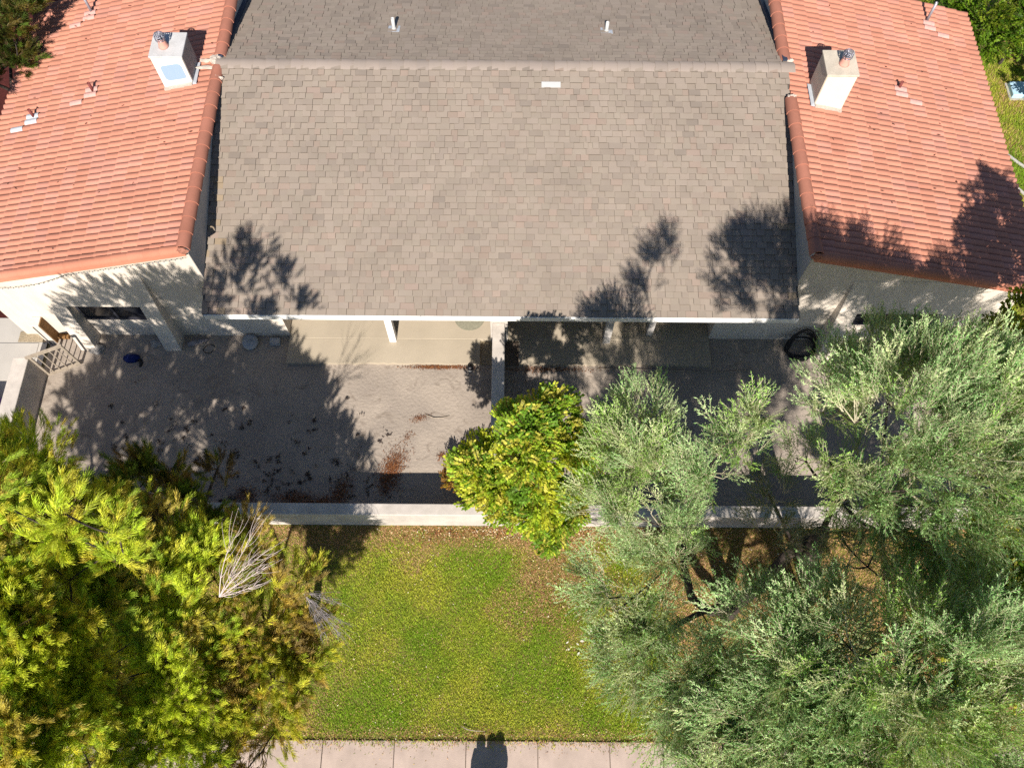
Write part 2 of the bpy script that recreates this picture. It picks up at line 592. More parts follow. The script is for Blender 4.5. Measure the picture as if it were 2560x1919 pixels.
def red_house(side, xr, xe, xw, zr, label):
    """side -1: left house (roof falls to -X); side +1: right house. xr ridge x, xe eave x, xw outer wall x"""
    y0, y1 = 9.5, 17.3
    yr0, yr1 = 9.44, 17.55
    house = empty('tile_roofed_house', ((xr + xw) / 2, 13.0, 0), label, 'house', 'red tiled houses')
    ztop = zr - .20
    zo = ztop - TAN * abs(xw - xr)
    MB().prism([(xr, -.05), (xr, ztop), (xw, zo), (xw, -.05)], 'Y', y0, y1).build('wall', 'stucco', house)
    # side wall above the grey roof
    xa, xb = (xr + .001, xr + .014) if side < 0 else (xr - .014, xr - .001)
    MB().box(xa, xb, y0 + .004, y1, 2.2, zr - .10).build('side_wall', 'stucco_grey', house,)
    # roof deck
    sx = side
    deck = [(xr, zr - .19), (xr, zr - .05), (xe, zr - .05 - TAN * abs(xe - xr)), (xe, zr - .19 - TAN * abs(xe - xr))]
    roof = MB().prism(deck, 'Y', yr0, yr1).build('roof', 'red_deck', house)
    d = np.array([sx * math.cos(RED_A), 0, -math.sin(RED_A)])
    n = np.array([sx * math.sin(RED_A), 0, math.cos(RED_A)])
    yv = np.cross(n, d)
    rot0 = np.stack([d, yv, n], axis=1)
    items = []
    Ls = abs(xe - xr) / math.cos(RED_A) + .06
    nc = int(round(Ls / .34))
    ex = Ls / nc
    W = .33
    nw = int((yr1 - yr0 - .05) / W) + 1
    for c in range(nc):
        for w in range(nw):
            yy = yr0 + .04 + w * W
            if yy + W > yr1 + .2:
                continue
            start = yy if yv[1] > 0 else yy + W
            p = np.array([xr, start, zr - .045]) + d * (c * ex) + n * (.004 + random.uniform(-.003, .004))
            a = random.uniform(-.006, .006)
            rz = np.array([[math.cos(a), -math.sin(a), 0], [math.sin(a), math.cos(a), 0], [0, 0, 1]])
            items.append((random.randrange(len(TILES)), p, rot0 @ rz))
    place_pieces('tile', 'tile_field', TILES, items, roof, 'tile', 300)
    # ridge caps, the wide end towards the camera (-Y)
    rotc = np.stack([np.array([0, -1, 0]), np.array([1, 0, 0]), np.array([0, 0, 1])], axis=1)
    cap_items = []
    y = yr1 + .05
    gap = (13.55, 14.55) if side > 0 else (14.12, 14.62)
    while y - .37 > yr0 - .12:
        if not (gap[0] < y - .2 < gap[1]):
            cap_items.append((random.randrange(6), np.array([xr - side * .02, y, zr - .05 + random.uniform(-.004, .004)]), rotc))
        y -= .37
    place_pieces('ridge_cap', 'ridge_caps', CAPS, cap_items, roof, 'tile', 300)
    # rake tiles along the front edge, falling with the roof
    items = []
    rk = np.stack([d, np.cross(n, d), n], axis=1)
    s = .04
    while s < Ls - .2:
        items.append((random.randrange(6), np.array([xr, yr0 - .015, zr - .065]) + d * s, rk))
        s += .385
    place_pieces('rake_tile', 'rake_tiles', RAKES, items, roof, 'tile', 300)
    mortar(roof, (xr - side * .02, yr0 - .075, zr - .035), (.115, .03, .10), 8, 'end_plug', 'red_plug')
    # barge board under the rake
    f = [(xr, zr - .30), (xr, zr - .10), (xe, zr - .10 - TAN * abs(xe - xr)), (xe, zr - .30 - TAN * abs(xe - xr))]
    MB().prism(f, 'Y', yr0 - .03, yr0 - .002).build('barge_board', 'tile', roof, tint=(.50, .19, .12))
    return house, roof, d, n


hl, roof_l, dl, nl_ = red_house(-1, -6.76, -12.25, -12.05, 4.05, 'left house with orange clay tile roof, white chimney with pale blue panel')
hr, roof_r, dr, nr_ = red_house(+1, 6.24, 11.62, 11.45, 4.00, 'right house with salmon clay tile roof and cream chimney, tree shadows at corner')


def zroof(side, x):
    return (4.05 - TAN * (-6.76 - x)) if side < 0 else (4.00 - TAN * (x - 6.24))


def surround(house, xa, xb, fw, y_wall, proj):
    """sloping buttress frame round a recessed window: two battered fins and a lintel"""
    def py(z):
        return y_wall - proj * (1 - z / 2.8)
    for x0, x1 in ((xa, xa + fw), (xb - fw, xb)):
        MB().prism([(y_wall + .02, -.03), (py(0), -.03), (py(2.8) - .012, 2.8), (y_wall + .02, 2.8)], 'X', x0, x1).build(
            'buttress', 'stucco', house, bevel=.012)
    MB().prism([(y_wall + .02, 1.72), (py(1.72), 1.72), (py(2.8) - .010, 2.797), (y_wall + .02, 2.797)], 'X',
               xa + fw - .01, xb - fw + .01).build('lintel', 'stucco', house)
    win = MB()
    wx0, wx1, wz0, wz1 = xa + fw + .06, xb - fw - .02, .88, 1.72
    win.box(wx0, wx1, y_wall - .05, y_wall - .004, wz0, wz0 + .07)
    win.box(wx0, wx1, y_wall - .05, y_wall - .004, wz1 - .06, wz1)
    win.box(wx0, wx0 + .06, y_wall - .048, y_wall - .004, wz0 + .07, wz1 - .06)
    win.box(wx1 - .06, wx1, y_wall - .048, y_wall - .004, wz0 + .07, wz1 - .06)
    xm = (wx0 + wx1) / 2
    win.box(xm - .03, xm + .03, y_wall - .046, y_wall - .004, wz0 + .07, wz1 - .06)
    w = win.build('window', 'window_frame', house)
    MB().box(wx0 + .06, xm - .03, y_wall - .02, y_wall - .006, wz0 + .07, wz1 - .06).build('pane', 'glass', w)
    MB().box(xm + .03, wx1 - .06, y_wall - .02, y_wall - .006, wz0 + .07, wz1 - .06).build('pane', 'glass', w)


surround(hl, -10.62, -8.13, .40, 9.5, .44)
surround(hr, 7.46, 10.25, .42, 9.5, .55)


def chimney(house, side, x0, x1, y0, y1, zt, mat, capmat, fx, fy, panel=False):
    zb = min(zroof(side, x0), zroof(side, x1)) - .15
    ch = MB().box(x0, x1, y0, y1, zb, zt - .05).build('chimney', mat, house, bevel=.012)
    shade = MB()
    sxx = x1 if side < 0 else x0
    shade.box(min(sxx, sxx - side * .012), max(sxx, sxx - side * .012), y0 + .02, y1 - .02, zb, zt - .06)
    shade.build('shaded_render', 'stone' if side < 0 else 'cap_tan', ch)  # darker render on the ridge side, part of it shade put into the colour
    MB().box(x0 - .025, x1 + .025, y0 - .012, y1 + .025, zt - .055, zt).build('chimney_cap', capmat, ch, bevel=.01)
    fl = MB().lathe((fx, fy, zt), [(.115, 0), (.105, .02), (.085, .12), (.072, .20), (.060, .20)], 16).build('flue_pot', 'clay_flue', ch)
    arr = MB()
    r = .105
    for z in (.21, .26, .31):
        ring = [(fx + r * math.cos(t), fy + r * math.sin(t), zt + z) for t in np.linspace(0, 2 * math.pi, 19)]
        arr.tube(ring, .007, 4, cap=False)
    for k in range(12):
        t = 2 * math.pi * k / 12
        arr.tube([(fx + r * math.cos(t), fy + r * math.sin(t), zt + .19), (fx + r * math.cos(t), fy + r * math.sin(t), zt + .32)], .006, 4)
    for k in range(-2, 3):
        w = math.sqrt(max(0, r * r - (k * .04) ** 2))
        arr.tube([(fx + k * .04, fy - w, zt + .325), (fx + k * .04, fy, zt + .345), (fx + k * .04, fy + w, zt + .325)], .007, 4)
        arr.tube([(fx - w, fy + k * .04, zt + .325), (fx, fy + k * .04, zt + .342), (fx + w, fy + k * .04, zt + .325)], .007, 4)
    arr.build('spark_arrestor', 'wire', ch)
    MB().lathe((fx, fy, zt + .20), [(.05, 0), (.05, .07)], 12).build('flue_liner', 'black_plastic', ch)
    if panel:
        pts = []
        cx, cz, hw, hh, rr = (x0 + x1) / 2 + .02, zt - .46, .245, .22, .09
        for qx, qz, a0 in ((1, 1, 0), (-1, 1, 90), (-1, -1, 180), (1, -1, 270)):
            for a in range(0, 91, 15):
                pts.append((cx + qx * (hw - rr) + rr * math.cos(R(a0 + a)), cz + qz * (hh - rr) + rr * math.sin(R(a0 + a)) + qx * .03))
        MB().prism(pts, 'Y', y0 - .006, y0 + .002).build('painted_panel', 'pale_blue', ch)
    # flashing strip on the ridge side, lying on the tiles
    xf0, xf1 = (x1 + .005, x1 + .10) if side < 0 else (x0 - .10, x0 - .005)
    za, zb2 = zroof(side, xf0) + .05, zroof(side, xf1) + .05
    MB().prism([(xf0, za - .03), (xf0, za), (xf1, zb2), (xf1, zb2 - .03)], 'Y', y0 - .05, y1 - .12).build('flashing', 'flashing', ch)
    za, zb2 = zroof(side, x0) + .035, zroof(side, x1) + .035
    MB().prism([(x0, za - .04), (x0, za + .03), (x1, zb2 + .03), (x1, zb2 - .04)], 'Y', y0 - .07, y0 + .01).build('apron', 'mortar', ch)
    return ch


chimney(hl, -1, -7.97, -7.28, 13.89, 14.58, 4.72, 'chimney_left', 'cap_concrete', -7.70, 14.19, True)
chimney(hr, +1, 6.76, 7.41, 13.42, 14.11, 4.80, 'chimney_right', 'cap_tan', 7.14, 13.74)

# mortar lumps where the grey ridge meets the tiles
mortar(roof_l, (-6.82, 14.47, 4.07), (.13, .12, .05), 1)
mortar(roof_l, (-6.98, 14.27, 4.02), (.24, .045, .03), 2)
mortar(roof_l, (-7.05, 14.50, 4.00), (.18, .04, .03), 3)
mortar(roof_l, (-6.72, 13.92, 4.06), (.13, .05, .07), 4)
mortar(roof_r, (6.26, 14.60, 4.02), (.13, .07, .05), 5)
mortar(roof_r, (6.22, 13.52, 4.03), (.11, .05, .06), 6)


def vent(house, side, x, y, h, mat, patch='lead_pink', r=.035):
    z = zroof(side, x)
    v = MB().lathe((x, y, z - .05), [(r, 0), (r, h + .05), (r * .8, h + .05), (r * .8, h)], 10).build('vent_pipe', mat, house)
    ph = 9.44 + .04
    for k, (dx, nh) in enumerate(((.02, 2), (.36, 1))):
        xa, xb = sorted((x + side * (dx - .15), x + side * (dx + .17)))
        ys0 = ph + .165 * (math.floor((y - ph) / .165) - k - (1 if k == 0 else 1))
        ys = np.linspace(ys0 + .004, ys0 + .165 * nh - .004, 8 * nh + 1)
        hz = .058 * np.abs(np.sin(np.pi * (ys - ph) / .165)) ** .62
        m = MB()
        vs = [(xx, yy, zroof(side, xx) - .045 + hh + .026) for xx in (xa, xb) for yy, hh in zip(ys, hz)]
        n_ = len(ys)
        m.add(vs, [(i, i + 1, n_ + i + 1, n_ + i) for i in range(n_ - 1)], True)
        m.build('flashing', patch, v)


vent(hl, -1, -9.95, 14.30, .24, 'pipe_red')
vent(hl, -1, -11.42, 13.82, .24, 'pipe_red', 'flashing')
vent(hl, -1, -10.62, 17.0, .55, 'pipe_steel')
vent(hr, +1, 9.12, 14.52, .20, 'pipe_red')
vent(hr, +1, 10.42, 17.05, .55, 'pipe_steel')

# ---------------------------------------------------------- grey shingled house
EAVE_Y, EAVE_Z, RIDGE_Y, RIDGE_Z = 8.74, 2.50, 14.34, 4.10
GX0, GX1 = -6.755, 6.235
SL = (RIDGE_Z - EAVE_Z) / (RIDGE_Y - EAVE_Y)
TH = math.atan(SL)
house = empty('shingle_roofed_house', (-.3, 12, 0), 'wide middle house under grey brown shingle roof between two red roofs', 'house')
BACK_Y = 20.5
deck = [(EAVE_Y, EAVE_Z - .10), (EAVE_Y, EAVE_Z - .008), (RIDGE_Y, RIDGE_Z - .008),
        (BACK_Y, RIDGE_Z - .008 - SL * (BACK_Y - RIDGE_Y)), (BACK_Y, RIDGE_Z - .12 - SL * (BACK_Y - RIDGE_Y)), (RIDGE_Y, RIDGE_Z - .12)]
groof = MB().prism(deck, 'X', GX0, GX1).build('roof', 'deck', house)


def shingle_protos(ex):
    out, keys = [], []
    for w in (.10, .14, .18, .22, .26, .31):
        for t in range(10):
            base = jit((.246, .202, .164), .065)
            if t == 4:
                base = base * np.array([1.04, .98, .98])
            if t == 8:
                base = base * np.array([.90, .90, .91])
            if t == 9:
                base = np.array([.275, .212, .145]) * random.uniform(.9, 1.1)
            hw, L = w / 2 - .0022, ex + .03
            zt, zu = .019, .002
            top = [(-hw, 0, zt), (hw, 0, zt), (hw, L, zu), (-hw, L, zu)]
            butt = [(-hw, 0, -.008), (hw, 0, -.008), (hw, 0, zt), (-hw, 0, zt)]
            left = [(-hw, L, -.008), (-hw, 0, -.008), (-hw, 0, zt), (-hw, L, zu)]
            right = [(hw, 0, -.008), (hw, L, -.008), (hw, L, zu), (hw, 0, zt)]
            V = np.array(top + butt + left + right)
            F = np.array([(0, 1, 2, 3), (4, 5, 6, 7), (8, 9, 10, 11), (12, 13, 14, 15)])
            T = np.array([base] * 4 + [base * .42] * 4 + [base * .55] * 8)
            out.append((V, F, T))
            keys.append(w)
    return out, keys


rows = 41
EX = math.hypot(RIDGE_Y - EAVE_Y, RIDGE_Z - EAVE_Z) / rows
SH, KEYS = shingle_protos(EX)
WID = sorted(set(KEYS))
items = []


def lay(row_n, origin_y, origin_z, fwd, nrows):
    sgn = 1 if fwd else -1
    ex_ = np.array([sgn, 0, 0.0])
    ey = np.array([0, sgn * math.cos(TH), math.sin(TH)])
    ez = np.cross(ex_, ey)
    rot = np.stack([ex_, ey, ez], axis=1)
    for j in range(nrows):
        x = GX0 - random.uniform(0, .2)
        up = random.random() < .5
        while x < GX1:
            w = random.choices(WID, (1.5, 4, 5, 4, 2, .8))[0]
            lo, hi = max(x, GX0), min(x + w, GX1)
            if hi - lo > .06:
                cx = (lo + hi) / 2 if hi - lo < w - 1e-6 else x + w / 2
                if hi - lo < w - 1e-6:
                    w2 = min(WID, key=lambda q: abs(q - (hi - lo)) + (10 if q > hi - lo + .03 else 0))
                else:
                    w2 = w
                edge = min(cx - GX0, GX1 - cx)
                lichen = fwd and edge < .42 and j < 22 and random.random() < .13
                k = WID.index(w2) * 10 + (9 if lichen else random.randrange(9))
                p = np.array([cx, origin_y, origin_z]) + ey * (j * EX) + ez * (.013 if up else .0)
                a = random.uniform(-.008, .008)
                rz = np.array([[math.cos(a), -math.sin(a), 0], [math.sin(a), math.cos(a), 0], [0, 0, 1]])
                items.append((k, p, rot @ rz))
            x += w
            up = not up


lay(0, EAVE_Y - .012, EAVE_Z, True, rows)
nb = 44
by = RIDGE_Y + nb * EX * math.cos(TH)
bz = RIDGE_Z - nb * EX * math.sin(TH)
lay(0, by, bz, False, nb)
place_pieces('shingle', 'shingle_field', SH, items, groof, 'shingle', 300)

# folded ridge cap shingles
caps = []
for t in range(6):
    base = jit((.285, .235, .198), .08)
    L = .33
    V, T = [], []
    for x, dz in ((0, .022), (L, .008)):
        for yy, zz in ((-.155, -.155 * SL), (0, .006), (.155, -.155 * SL)):
            V.append((x, yy, zz + dz))
            T.append(base)
    for yy, zz in ((-.155, -.155 * SL), (0, .006), (.155, -.155 * SL)):
        V.append((0, yy, zz + .022)); T.append(base * .4)
    for yy, zz in ((-.155, -.155 * SL), (0, .006), (.155, -.155 * SL)):
        V.append((0, yy, zz - .004)); T.append(base * .4)
    F = [(0, 3, 4, 1), (1, 4, 5, 2), (6, 9, 10, 7), (7, 10, 11, 8)]
    caps.append((np.array(V), np.array(F), np.array(T)))
cit = []
x = GX0 - .02
while x < GX1 - .05:
    cit.append((random.randrange(6), np.array([x, RIDGE_Y, RIDGE_Z + .012]), np.eye(3)))
    x += .285
place_pieces('ridge_shingle', 'ridge_shingles', caps, cit, groof, 'shingle', 300)

# fascia boards, beam, posts, walls
fx = [GX0 + .03, -6.1, -2.0, 2.3, GX1]
for a, b in zip(fx[:-1], fx[1:]):
    MB().box(a + .003, b - .003, EAVE_Y - .035, EAVE_Y + .0, EAVE_Z - .175, EAVE_Z - .012).build('fascia_board', 'white_paint', house, bevel=.006)
MB().box(-5.5, 4.85, 9.28, 9.46, 2.22, 2.47).build('beam', 'white_paint', house)
MB().box(-6.759, -5.5, 9.5, 14.2, -.05, 2.56).build('wall', 'stucco', house)
MB().box(4.85, 6.239, 9.5, 14.2, -.05, 2.56).build('wall', 'stucco', house)
MB().box(-5.497, 4.847, 11.62, 11.8, -.05, 2.9).build('wall', 'stucco_wall', house)
MB().box(-3.02, -2.85, 9.30, 9.47, .09, 2.23).build('post', 'white_paint', house, bevel=.012)
MB().box(2.22, 2.40, 9.30, 9.47, .09, 2.23).build('post', 'stucco_grey', house, bevel=.012)  # right posts grey, not white: their shade is put into the colour
MB().box(3.30, 3.46, 9.52, 9.68, .09, 2.23).build('post', 'stucco_grey', house, bevel=.012)
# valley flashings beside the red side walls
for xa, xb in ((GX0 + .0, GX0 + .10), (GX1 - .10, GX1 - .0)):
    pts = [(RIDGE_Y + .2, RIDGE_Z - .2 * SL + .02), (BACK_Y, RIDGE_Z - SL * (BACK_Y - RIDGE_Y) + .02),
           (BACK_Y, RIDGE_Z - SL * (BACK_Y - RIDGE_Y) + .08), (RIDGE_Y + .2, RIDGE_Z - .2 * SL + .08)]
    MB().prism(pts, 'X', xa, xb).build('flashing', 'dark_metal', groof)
# pale strip that paints a bright glint just below the ridge
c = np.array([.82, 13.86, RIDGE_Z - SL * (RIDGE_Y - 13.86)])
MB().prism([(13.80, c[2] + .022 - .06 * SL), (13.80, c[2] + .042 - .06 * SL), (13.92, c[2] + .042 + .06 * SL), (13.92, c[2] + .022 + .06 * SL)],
           'X', .62, 1.05).build('glint_patch', 'pipe_white', groof)


def gvent(x, y, h):
    z = RIDGE_Z - SL * (y - RIDGE_Y)
    v = MB().lathe((x, y, z - .03), [(.07, 0), (.06, .06), (.042, .12), (.042, h), (.034, h), (.034, h - .05)], 10).build('vent_pipe', 'pipe_white', house)
    pts = [(y - .14, z + .14 * SL + .014), (y - .14, z + .14 * SL + .022), (y + .14, z - .14 * SL + .022), (y + .14, z - .14 * SL + .014)]
    MB().prism(pts, 'X', x - .14, x + .14).build('flashing', 'flashing', v)


gvent(-2.88, 15.86, .36)
gvent(2.20, 15.84, .30)

# ------------------------------------------------------------------ garden walls
def wall_thing(x0, x1, y0, y1, h, label, mat='stucco_wall'):
    r = empty('garden_wall', ((x0 + x1) / 2, (y0 + y1) / 2, 0), label, 'wall', 'stucco garden walls')
    MB().box(x0, x1, y0, y1, -.05, h).build('wall', mat, r, bevel=.018)
    return r


front = wall_thing(-11.68, 11.2, 4.74, 5.0, .86, 'long low cream stucco wall between the lawn and the dirt yard')
divider = wall_thing(-.47, -.18, 5.01, 9.37, 1.0, 'narrow stucco wall from the yellow green tree to the shingle roof')
MB().box(-.53, -.11, 9.375, 9.64, -.05, 2.25).build('pier', 'stucco_wall', divider, bevel=.015)
sidew = wall_thing(-11.66, -11.30, 5.01, 8.44, .88, 'short stucco wall beside the open gate, sunlit top and shaded face')
pier = empty('gate_pier', (-11.35, 9.4, 0), 'stubby stucco gate pier with brown inner face against left house', 'gate pier')
MB().box(-11.46, -11.246, 9.24, 9.496, -.03, .92).build('post', 'stucco', pier, bevel=.01)
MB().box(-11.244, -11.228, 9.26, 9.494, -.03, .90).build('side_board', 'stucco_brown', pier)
MB().box(-11.40, -11.375, 9.228, 9.242, 0, .88).build('hinge_strip', 'window_frame', pier)
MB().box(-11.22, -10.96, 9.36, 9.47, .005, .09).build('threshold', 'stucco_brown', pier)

gate = empty('yard_gate', (-10.85, 8.5, 0), 'open slatted gate with weathered wooden frame at left end of yard', 'gate')
ga, gb = Vector((-11.22, 8.36, 0)), Vector((-10.50, 8.67, 0))
gd = (gb - ga).normalized()
gn = Vector((-gd.y, gd.x, 0))


def gbox(t0, t1, z0, z1, th, name, off=0.0):
    m = MB()
    ps = []
    for z in (z0, z1):
        for t, s in ((t0, -1), (t1, -1), (t1, 1), (t0, 1)):
            ps.append(ga + gd * t + gn * (s * th + off) + Vector((0, 0, z)))
    m.add(ps, [(0, 3, 2, 1), (4, 5, 6, 7), (0, 1, 5, 4), (1, 2, 6, 5), (2, 3, 7, 6), (3, 0, 4, 7)])
    return m.build(name, 'gate_wood', gate)


GL = (gb - ga).length
gbox(-.05, GL, 1.00, 1.07, .028, 'rail')
gbox(0, GL, .06, .13, .028, 'rail')
gbox(0, .05, .13, 1.0, .022, 'stile')
gbox(GL - .05, GL, .13, 1.0, .022, 'stile')
for k in range(1, 5):
    t = GL * k / 5
    gbox(t - .011, t + .011, .13, 1.0, .010, 'bar')

# ------------------------------------------------------------------ small things
def rock(name, c, r, label, cat='rock', group=None, seed=0, mat='stone'):
    bm = bmesh.new()
    bmesh.ops.create_icosphere(bm, subdivisions=3, radius=1)
    for v in bm.verts:
        k = 1 + .35 * mnoise.noise(v.co * 1.4 + Vector((seed, 0, 0))) + .12 * mnoise.noise(v.co * 4 + Vector((seed, 3, 0)))
        v.co = Vector((v.co.x * r[0], v.co.y * r[1], max(v.co.z, -.35) * r[2])) * k
    me = bpy.data.meshes.new(name)
    bm.to_mesh(me)
    bm.free()
    for p in me.polygons:
        p.use_smooth = True
    me.materials.append(MAT[mat])
    o = link_mesh(name, me, None, (c[0], c[1], c[2] + r[2] * .3))
    return tag(o, label, cat, group)


rock('rock', (-8.79, 9.27, 0), (.15, .12, .10), 'pale rock at the foot of the inner window buttress', seed=1, group='rocks')
rock('rock', (-10.22, 9.08, 0), (.17, .14, .10), 'rounded grey rock below the outer window buttress near gate', seed=5, group='rocks')
rock('rock', (7.95, 8.72, 0), (.26, .2, .2), 'boulder beside black coiled hose under right house wall', seed=9, group='rocks')
rock('rock', (8.7, 8.62, 0), (.22, .2, .15), 'smaller boulder half hidden under the silver green branches', seed=12, group='rocks')

lid = empty('bin_lid', (-6.46, 9.33, 0), 'round grey lid leaning on the wall under the eave', 'lid')
m = MB()
ring = []
prof = [(.0, .035), (.10, .03), (.19, .015), (.205, -.01), (.19, -.02)]
vs, fs = [], []
for i, (rr, zz) in enumerate(prof):
    for k in range(24):
        t = 2 * math.pi * k / 24
        p = Vector((rr * math.cos(t), rr * math.sin(t), zz))
        p = Matrix.Rotation(R(18), 3, 'X') @ p
        vs.append(p + Vector((-6.46, 9.28, .09)))
for i in range(len(prof) - 1):
    for k in range(24):
        q = (k + 1) % 24
        fs.append((i * 24 + k, i * 24 + q, (i + 1) * 24 + q, (i + 1) * 24 + k))
m.add(vs, fs, True).build('disc', 'lid_grey', lid)
MB().tube([(-6.52, 9.27, .125), (-6.50, 9.27, .15), (-6.42, 9.28, .155), (-6.40, 9.28, .13)], .012, 6).build('handle', 'lid_grey', lid)

blk = empty('concrete_block', (-5.85, 9.30, 0), 'small concrete block on the dirt at the patio corner', 'block')
MB().box(-5.97, -5.72, 9.22, 9.38, 0, .14).build('body', 'lid_grey', blk, bevel=.012)

log = empty('driftwood_log', (-7.75, 9.28, 0), 'short weathered log lying below the eave corner', 'log')
MB().tube([(-7.98, 9.22, .06), (-7.80, 9.26, .075), (-7.62, 9.33, .06), (-7.50, 9.36, .035)], [.065, .075, .055, .02], 9).build('trunk', 'grey_twig', log)
MB().tube([(-7.75, 9.27, .12), (-7.70, 9.22, .16)], [.02, .01], 6).build('stub', 'grey_twig', log)
MB_l = MB()
pts = [(-7.47 + .13 * math.cos(t) * (1 + .2 * math.sin(2 * t)), 9.12 + .12 * math.sin(t), .012) for t in np.linspace(.3, 6.0, 24)]
tag(MB().tube(pts, .008, 5).build('wire_loop', 'black_plastic'), 'thin black wire loop on the dirt beside the log', 'wire')

# blue cloth bundle
bm = bmesh.new()
bmesh.ops.create_uvsphere(bm, u_segments=20, v_segments=12, radius=1)
for v in bm.verts:
    k = 1 + .28 * mnoise.noise(v.co * 2.2) + .10 * mnoise.noise(v.co * 6)
    v.co = Vector((v.co.x * .20 * k, v.co.y * .12 * k, max(v.co.z, -.2) * .09 * k))
me = bpy.data.meshes.new('blue_cloth')
bm.to_mesh(me)
bm.free()
for p in me.polygons:
    p.use_smooth = True
me.materials.append(MAT['blue_cloth'])
bl = empty('cloth_bundle', (-9.32, 8.84, 0), 'crumpled dark blue cloth dropped on the shaded dirt', 'cloth')
link_mesh('bundle', me, bl, (-9.32, 8.84, .02))
MB().tube([(-9.12, 8.80, .02), (-9.06, 8.72, .03), (-9.08, 8.62, .02)], [.05, .045, .03], 8).build('strap_end', 'black_plastic', bl)

cup = empty('garden_light', (-1.02, 8.62, 0), 'small black solar light standing by the patio edge', 'garden light')
MB().lathe((-1.02, 8.58, .0), [(.05, 0), (.055, .10), (.045, .10)], 14).build('lens', 'clear_plastic', cup)
MB().lathe((-1.02, 8.60, .10), [(.075, 0), (.078, .03), (.06, .09), (.02, .11)], 14).build('cap', 'black_plastic', cup)

stick = [(2.08, 8.66, .02), (3.0, 8.64, .03), (4.2, 8.60, .03), (5.0, 8.56, .03), (5.78, 8.62, .02)]
tag(MB().tube(stick, .014, 6).build('pipe_length', 'gate_wood'), 'long thin pale pole lying along the right patio edge', 'pole')

hose = empty('hose_coil', (7.1, 9.2, 0), 'thick black hose coiled on a hook at the right wall', 'hose')
for k in range(6):
    rx, ry = .30 + .02 * k, .26 - .012 * k
    pts = []
    for t in np.linspace(0, 2 * math.pi, 33):
        y = 9.16 + ry * math.sin(t) + .01 * k
        z = .03 + .035 * (k % 3) + max(0, math.sin(t)) * (.50 + .05 * k) * (1 if k < 4 else .3)
        pts.append((7.08 + rx * math.cos(t) + .02 * math.sin(3 * t + k), min(y, 9.44), z))
    MB().tube(pts, .019, 6, cap=False).build('loop', 'black_plastic', hose)

tag(MB().tube([(-2.05, 7.42, .012), (-1.85, 7.33, .03), (-1.65, 7.34, .02), (-1.48, 7.40, .012)], [.012, .010, .008, .004], 5)
    .build('fallen_twig', 'gate_wood'), 'curved dry twig on the sunlit dirt', 'twig')
tag(MB().tube([(-.98, .56, .03), (-.86, .50, .05), (-.70, .475, .05), (-.50, .47, .03)], [.010, .010, .008, .004], 5)
    .build('fallen_twig', 'gate_wood'), 'curved pale twig on the grass above the shadow heads', 'twig')

rug = []
for k in range(28):
    t = 2 * math.pi * k / 28
    rug.append((-1.07 + .42 * math.cos(t) * (1 + .06 * math.sin(3 * t)), 10.05 + .42 * math.sin(t)))
tag(MB().prism(rug, 'Z', .103, .112).build('door_mat', 'mat_green'), 'round greenish mat on the sunlit left patio under the eave', 'mat')

toy = empty('play_box', (-12.3, 7.4, 0), 'red and purple plastic box beyond the wall at left edge', 'toy box')
MB().box(-12.65, -12.12, 7.0, 7.7, 0, .34).build('body', 'toy_purple', toy, bevel=.03)
MB().box(-12.67, -12.10, 7.55, 7.78, .343, .40).build('lid', 'toy_red', toy, bevel=.02)

ub = empty('utility_cover', (14.5, 17.5, 0), 'pale blue utility box lid in the grass at right edge', 'utility box')
MB().box(14.22, 14.95, 17.28, 17.78, -.02, .15).build('lid', 'box_blue', ub, bevel=.02)
MB().box(14.16, 15.01, 17.22, 17.84, -.03, .03).build('rim', 'edging', ub, bevel=.01)
for i, (a, b, lab) in enumerate((((13.35, 15.5), (14.6, 14.3), 'upper pale edging strip crossing the right side lawn'),
                                 ((13.35, 14.42), (14.4, 13.3), 'lower pale edging strip crossing the right side lawn'))):
    pts = [(a[0] + (b[0] - a[0]) * t + .03 * math.sin(9 * t), a[1] + (b[1] - a[1]) * t, .02) for t in np.linspace(0, 1, 8)]
    tag(MB().tube(pts, .045, 7).build('lawn_edging', 'edging'), lab, 'edging', 'lawn edging strips')

# neighbour's paving panels
npv = bpy.data.objects['neighbour_pavement']
for i, (xa, xb) in enumerate(((-13.05, -11.69), (-14.42, -13.06), (-15.8, -14.43))):
    for ya, yb in ((8.22, 9.25), (7.0, 8.21), (5.8, 6.99)):
        MB().box(xa + .005, xb - .005, ya + .005, yb - .005, -.02, .012 + .002 * ((i + int(ya)) % 2)).build('slab', 'slab_concrete', npv, bevel=.008)

# string of lights under the left rake
sl = empty('string_lights', (-9.4, 9.4, 3.2), 'thin dark string of lights sagging below the left tile roof edge', 'string lights')
pts = []
for i in range(41):
    t = i / 40
    x = -6.80 - t * 5.2
    z = 3.70 - TAN * (t * 5.2) - .06 - .20 * math.sin(math.pi * min(1, max(0, (t - .55) / .45))) * 1.0
    pts.append((x, 9.455 - .02, z))
MB().tube(pts, .005, 4).build('cable', 'string_cable', sl)
bulb = bpy.data.meshes.new('bulb')
bm = bmesh.new()
bmesh.ops.create_icosphere(bm, subdivisions=1, radius=.016)
bm.to_mesh(bulb)
bm.free()
bulb.materials.append(MAT['bulb'])
for i in range(1, 40):
    p = pts[i]
    link_mesh('bulb', bulb, sl, (p[0], p[1] - .008, p[2] - .016))

# ------------------------------------------------------------------ foliage
def leaf_quad(base, d, n, length, width):
    """a pointed leaf: rhombus of four corners"""
    side = np.cross(d, n)
    side = side / (np.linalg.norm(side) + 1e-9)
    mid = base + d * length * .45 + n * length * .06
    return [base, mid + side * width / 2, base + d * length, mid - side * width / 2]


def unit(v):
    v = np.array(v, dtype=float)
    return v / (np.linalg.norm(v) + 1e-9)


